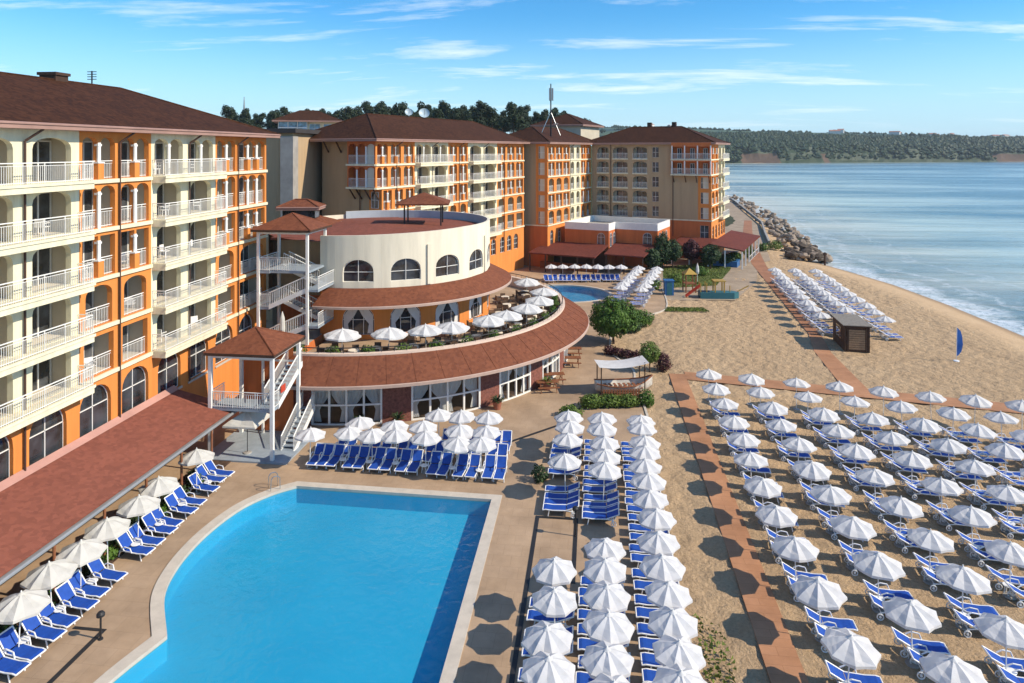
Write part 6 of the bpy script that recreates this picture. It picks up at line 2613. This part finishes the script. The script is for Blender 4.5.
st2.box(-20.35, 16, GZ + .002, -20.15, 26.15, GZ + .02).box(-21.6, 26.0, GZ + .002, -20.36, 26.15, GZ + .021)
tag(st2.build('drain_channel', BLACKM), 'dark metal drain channel beside the left end of the pool', 'drain')
# step line across the terrace by the left parasol column
m = MB()
a, b = Vector((-6.4, 45.6)), Vector((-2.5, 49.6))
d = (b - a).normalized()
nn = Vector((-d.y, d.x)) * .1
m.prism([tuple(a - nn), tuple(b - nn), tuple(b + nn), tuple(a + nn)], GZ + .002, GZ + .03)
tag(m.build('drain_channel', BLACKM), 'dark drain line crossing the terrace behind the loungers toward the hedge', 'drain')

# canvas square parasol beneath the pavilion
sq = make_parasol('square_parasol', 'parasol', 1.55, 2.15, 2.75, 4, FABC, BLACKM, .12)
place(sq, (-22.6, 42.3, .16), PI / 4, 'square cream parasol in front of the pavilion platform', None)

# ------------------------------------------------------------------ playground
ps = empty('play_ship', (16.6, 95.0, 0), R_(4), 'colourful wooden play ship with yellow cabin and red slide on the sand', 'playground')
m = MB()
m.prism([(-2.6, -.8), (1.9, -.8), (2.7, 0), (1.9, .8), (-2.6, .8)], 0, .85)
m.build('hull', TEALP, ps)
m = MB()
for x in (-.6, .6):
    for y in (-.6, .6):
        m.box(x - .08, y - .08, .85, x + .08, y + .08, 2.3)
m.box(-.8, -.75, 2.3, .8, .75, 2.42)
m.build('cabin', YELLOWP, ps)
MB().tube((2.5, 0, .9), (4.0, 0, 1.7), .07, 8).build('bowsprit', YELLOWP, ps)
MB().tube((1.5, 0, .85), (1.5, 0, 1.7), .06, 8).build('mast', YELLOWP, ps)
m = MB()
m.add([(-2.4, -.35, 1.6), (-2.4, .35, 1.6), (-4.4, .35, .1), (-4.4, -.35, .1), (-2.4, -.35, 1.85), (-4.4, -.35, .35), (-2.4, .35, 1.85), (-4.4, .35, .35)], [(0, 1, 2, 3), (0, 3, 5, 4), (1, 6, 7, 2)])
m.build('slide', REDP, ps)
m = MB()
for y in (-.5, .5):
    for x in (-2.5, -1.7):
        m.box(x - .06, y - .06, .85, x + .06, y + .06, 2.1)
m.build('platform_post', YELLOWP, ps)
hut = empty('changing_booth', (10.1, 96.2, 0), R_(5), 'small blue changing booth left of the play ship', 'booth')
box = MB()
box_walls(box, -.6, -.6, .6, .6, 0, 2.0)
box.build('wall', BLUEP, hut)
MB().box(-.7, -.7, 2.0, .7, .7, 2.08).build('roof', BLUEP, hut)
MB().box(-.35, -.63, .1, .35, -.605, 1.85).build('door', TEALP, hut)
sw = empty('play_tower', (13.2, 98.5, 0), R_(10), 'small wooden play tower with red slide behind the play ship', 'playground')
m = MB()
for x in (-.7, .7):
    for y in (-.7, .7):
        m.box(x - .07, y - .07, 0, x + .07, y + .07, 2.6)
m.build('frame', WOOD, sw)
MB().box(-.75, -.75, 1.2, .75, .75, 1.3).build('platform', WOOD, sw)
MB().add([(-.9, -.9, 2.6), (.9, -.9, 2.6), (.9, .9, 2.6), (-.9, .9, 2.6), (0, 0, 3.4)], [(0, 1, 4), (1, 2, 4), (2, 3, 4), (3, 0, 4)]).build('roof', YELLOWP, sw)
MB().add([(.75, -.3, 1.3), (.75, .3, 1.3), (2.6, .3, .15), (2.6, -.3, .15)], [(0, 1, 2, 3)]).build('slide', REDP, sw)
cl = empty('closed_parasol', (15.4, 106, 0), 0, 'closed white and orange parasol standing on the lawn', 'parasol')
MB().tube((0, 0, 0), (0, 0, 2.9), .035, 6).build('pole', WHITE, cl)
MB().lathe([(.04, 2.85), (.2, 2.3), (.26, 1.6), (.15, 1.25), (.05, 1.2)], 10).build('canopy', FAB, cl)
cl2 = empty('closed_parasol', (-24.4, 51.1, 4.5), 0, 'closed cream parasol at the left end of the upper restaurant terrace', 'parasol')
MB().tube((0, 0, 0), (0, 0, 2.8), .035, 6).build('pole', WHITE, cl2)
MB().lathe([(.04, 2.75), (.18, 2.3), (.24, 1.4), (.16, 1.0), (.05, .95)], 10).build('canopy', FABC, cl2)

# ------------------------------------------------------------------ breakwater boulders
rk = random.Random(3)


def rock_mesh(seed):
    bm = bmesh.new()
    bmesh.ops.create_icosphere(bm, subdivisions=2, radius=1)
    for v in bm.verts:
        d = v.co.normalized()
        v.co = d * (1 + .35 * noise.noise(d * 1.7 + Vector((seed * 5, 0, 0))) + .15 * noise.noise(d * 4 + Vector((0, seed, 0))))
        v.co.z *= .7
    me = bpy.data.meshes.new('boulder')
    bm.to_mesh(me)
    bm.free()
    return me


RKD = mat('dark_boulder', (0.11, 0.085, 0.065), .9, .2, 1.2, .5, 5)
RKL = mat('pale_boulder', (0.33, 0.26, 0.20), .9, .18, 1.0, .5, 5)
rm_d, rm_l = [], []
for q in range(4):
    me = rock_mesh(q)
    me.materials.append(RKD)
    rm_d.append(me)
    me2 = rock_mesh(q + 9)
    me2.materials.append(RKL)
    rm_l.append(me2)
LINE = [(39.5, 131.5), (40.5, 140), (43.5, 156), (47.3, 180), (50, 205), (55, 262), (58, 300)]


def along(f):
    y = LINE[0][1] + (LINE[-1][1] - LINE[0][1]) * f
    x = np.interp(y, [q[1] for q in LINE], [q[0] for q in LINE])
    return float(x), y


for i in range(250):
    f = rk.random() ** 1.9
    x, y = along(f)
    wd = 3.6
    x += rk.uniform(-wd, wd * .9)
    near = y < 146
    s = rk.uniform(.4, .9) * (1.2 if near else 1.0)
    me = rk.choice(rm_d if (near and rk.random() < .75) else rm_l)
    o = bpy.data.objects.new('boulder', me)
    col.objects.link(o)
    o.location = (x, y, rk.uniform(-.4, .55) + (.5 if abs(x - along(f)[0]) < 1.6 else 0))
    o.rotation_euler = (rk.uniform(-.4, .4), rk.uniform(-.4, .4), rk.uniform(0, 6))
    o.scale = (s * rk.uniform(.8, 1.3), s, s * rk.uniform(.7, 1.1))
    if me in rm_d:
        tag(o, 'dark boulder at the near end of the breakwater where the beach begins', 'boulder', 'dark boulders at the breakwater end')
    else:
        tag(o, 'pale boulder of the breakwater along the promenade', 'boulder', 'pale boulders along the breakwater')
# low wall of the promenade behind the rocks
m = MB()
pts = [(36.6, 150), (40, 168), (44.5, 190), (52.6, 266), (55.5, 300)]
for a, b in zip(pts[:-1], pts[1:]):
    d = (Vector(b) - Vector(a)).normalized()
    nn = Vector((-d.y, d.x)) * .2
    a, b = Vector(a), Vector(b)
    m.prism([tuple(a - nn), tuple(b - nn), tuple(b + nn), tuple(a + nn)], 0, .8)
tag(m.build('promenade_wall', CONC), 'low concrete wall between the promenade and the breakwater rocks', 'wall')
bp_ = empty('beach_post', (41.0, 128.5, -.4), 0, 'dark wooden post standing at the water edge near the rocks', 'post')
MB().tube((0, 0, -.3), (0, 0, 2.0), .16, 8).build('post', DARKWOOD, bp_)
MB().box(-.3, -.1, 1.5, .3, .1, 1.9).build('board', DARKWOOD, bp_)

# ------------------------------------------------------------------ far shore woods and houses
FW = leafmat('far_woods', (0.030, 0.058, 0.018), (0.012, 0.027, 0.010))
FF = leafmat('far_fields', (0.10, 0.135, 0.05), (0.05, 0.085, 0.03))
CLIFF = mat('red_cliff', (0.14, 0.09, 0.06), .95, .25, .02)


def headland():
    # terrain strip following the far coast: cliff, woods, fields
    P = []
    ctrl = [(120, 1040), (190, 1090), (420, 1180), (800, 1330), (1450, 1620), (2600, 2100), (3800, 2600)]
    xs_ = []
    for a, b in zip(ctrl[:-1], ctrl[1:]):
        L = math.hypot(b[0] - a[0], b[1] - a[1])
        n_ = int(L / 11)
        for i in range(n_):
            f = i / n_
            xs_.append((a[0] + (b[0] - a[0]) * f, a[1] + (b[1] - a[1]) * f))
    prof = [(-4, -3), (4, 3), (12, 12), (22, 19), (45, 24), (75, 29), (110, 34), (150, 38), (200, 42), (260, 46), (330, 50), (420, 54), (520, 58), (640, 62), (760, 66), (900, 68)]
    vs, ms_ = [], []
    for i, (x, y) in enumerate(xs_):
        x2, y2 = xs_[min(i + 1, len(xs_) - 1)]
        x1, y1 = xs_[max(i - 1, 0)]
        d = Vector((x2 - x1, y2 - y1)).normalized()
        nrm = Vector((-d.y, d.x))
        wv = noise.noise(Vector((i * .06, 0, 3))) * 16
        hv = 1 + .16 * noise.noise(Vector((i * .025, 5, 0)))
        hv *= 1.13 * max(.66, 1.0 - .0022 * max(0, i - 50)) * (1 if i > 6 else .9)
        for k, (q, h) in enumerate(prof):
            jq = q + wv + (noise.noise(Vector((i * .3, k * .7, 1))) * 10 if k > 1 else 0)
            tz = noise.noise(Vector((i * .9, k * 1.3, 7))) * (6.5 if 3 <= k <= 8 else 2.2 if k > 8 else 2)
            vs.append((x + nrm.x * jq, y + nrm.y * jq, h * hv + tz))
    P_ = len(prof)
    m = MB()
    m.v = vs
    for i in range(len(xs_) - 1):
        for k in range(P_ - 1):
            a = i * P_ + k
            m.f.append((a, a + P_, a + P_ + 1, a + 1))
            c = noise.noise(Vector((i * .11, 20, 0)))
            if k < 3:
                mi = 2 if (c > .22 and k < 2) else 0
            elif k < 9:
                mi = 0
            else:
                mi = 1 if noise.noise(Vector((i * .05, k * .5, 9))) > -.12 else 0
            m.m.append(mi)
    o = m.build('headland_hills', [FW, FF, CLIFF], None)
    struct(o)
    return xs_, prof


cx_, prof_ = headland()


def far_woods():
    rn = random.Random(77)
    m = MB()
    pq = [p_[0] for p_ in prof_]
    ph = [p_[1] for p_ in prof_]
    for _ in range(19000):
        k = int(rn.random() ** 1.25 * 175)
        k = min(k, len(cx_) - 2)
        x, y = cx_[k]
        x2, y2 = cx_[k + 1]
        d = Vector((x2 - x, y2 - y)).normalized()
        nrm = Vector((-d.y, d.x))
        band = rn.random()
        q = rn.uniform(5, 165) if band < .84 else rn.uniform(165, 760)
        if q > 165 and noise.noise(Vector((k * .08, q * .012, 4))) < .14:
            continue
        if q < 16 and noise.noise(Vector((k * .11, 20, 0))) > .22:
            continue
        f = rn.random()
        bx, by = x + d.x * 11 * f + nrm.x * q, y + d.y * 11 * f + nrm.y * q
        hv = 1.13 * max(.66, 1.0 - .0022 * max(0, k - 50)) * (1 + .16 * noise.noise(Vector((k * .025, 5, 0))))
        z = float(np.interp(q, pq, ph)) * hv - 1.5
        s_ = rn.uniform(2.6, 5.4)
        h_ = s_ * rn.uniform(1.2, 2.0)
        a = rn.uniform(0, 2)
        ring = [(bx + s_ * rn.uniform(.8, 1.2) * math.cos(a + i * 1.257), by + s_ * rn.uniform(.8, 1.2) * math.sin(a + i * 1.257), z + h_ * .5) for i in range(5)]
        m.add(ring + [(bx, by, z + h_), (bx, by, z - 1)], [(i, (i + 1) % 5, 5) for i in range(5)] + [((i + 1) % 5, i, 6) for i in range(5)])
    o = m.build('far_wood', FW)
    tag(o, 'dark green woods covering the slopes of the far shore', 'wood', None, 'stuff')


far_woods()
rnd = random.Random(21)
hw_ = mat('far_house_wall', (0.72, 0.70, 0.66), .8, .05)
hr_ = mat('far_house_roof', (0.40, 0.16, 0.10), .8, .1)
for i in range(26):
    k = rnd.randint(70, 165) if i > 4 else rnd.randint(8, 60)
    k = min(k, len(cx_) - 2)
    x, y = cx_[k]
    x2, y2 = cx_[k + 1]
    d = Vector((x2 - x, y2 - y)).normalized()
    nrm = Vector((-d.y, d.x))
    q = rnd.uniform(330, 700)
    hv = 1.13 * max(.66, 1.0 - .0022 * max(0, k - 50)) * (1 + .16 * noise.noise(Vector((k * .025, 5, 0))))
    z = np.interp(q, [p_[0] for p_ in prof_], [p_[1] for p_ in prof_]) * hv - 2
    o = empty('far_house', (x + nrm.x * q, y + nrm.y * q, float(z)), rnd.uniform(0, 3), 'tiny pale house on the hills of the far shore', 'house', 'houses on the far shore')
    w_, l_, h_ = rnd.uniform(7, 13), rnd.uniform(9, 24), rnd.uniform(5, 11)
    m = MB()
    box_walls(m, -l_ / 2, -w_ / 2, l_ / 2, w_ / 2, -3, h_)
    m.build('wall', hw_, o)
    MB().add([(-l_ / 2 - .4, -w_ / 2 - .4, h_), (l_ / 2 + .4, -w_ / 2 - .4, h_), (l_ / 2 + .4, w_ / 2 + .4, h_), (-l_ / 2 - .4, w_ / 2 + .4, h_), (-l_ / 2, 0, h_ + 2.6), (l_ / 2, 0, h_ + 2.6)],
             [(0, 1, 5, 4), (2, 3, 4, 5), (1, 2, 5), (3, 0, 4)]).build('roof', hr_, o)

# white plastic chairs on the balconies of the left wing


def make_pchair():
    root = empty('balcony_chair', (0, 0, 0), 0, None, 'chair')
    MB().box(-.24, -.24, .4, .24, .24, .44).build('seat', PLASTIC, root)
    m = MB()
    m.box(-.24, .2, .44, .24, .24, .85)
    m.box(-.27, -.2, .6, -.22, .2, .64)
    m.box(.22, -.2, .6, .27, .2, .64)
    m.build('backrest', PLASTIC, root)
    for x in (-.2, .2):
        for y in (-.2, .2):
            MB().tube((x, y, 0), (x * .95, y * .95, .4), .02, 5).build('leg', PLASTIC, root)
    return root


pch = make_pchair()
for (root, T, u, z) in CHAIRS:
    q = T(u, .75, z)
    M_ = Matrix.Translation(root.location) @ Matrix.Rotation(root.rotation_euler.z, 4, 'Z')
    wp = M_ @ Vector(q)
    place(pch, (wp.x, wp.y, z + .02), random.uniform(0, 6), 'white plastic chair on a balcony of the left hotel wing', 'chairs on the balconies of the left wing')

# ------------------------------------------------------------------ air over the bay
hz = bpy.data.materials.new('air_haze')
hz.use_nodes = True
ht = hz.node_tree
ht.nodes.remove(ht.nodes['Principled BSDF'])
pvn = N(ht, 'ShaderNodeVolumePrincipled')
pvn.inputs['Color'].default_value = (0.80, 0.90, 1.0, 1)
pvn.inputs['Density'].default_value = 0.0001
ht.links.new(pvn.outputs[0], ht.nodes['Material Output'].inputs['Volume'])
hb = MB().box(-3100, -350, -6, 6200, 5200, 110).build('haze', hz)
hb['kind'] = 'stuff'

print('loungers', nl, 'objects', len(bpy.data.objects))
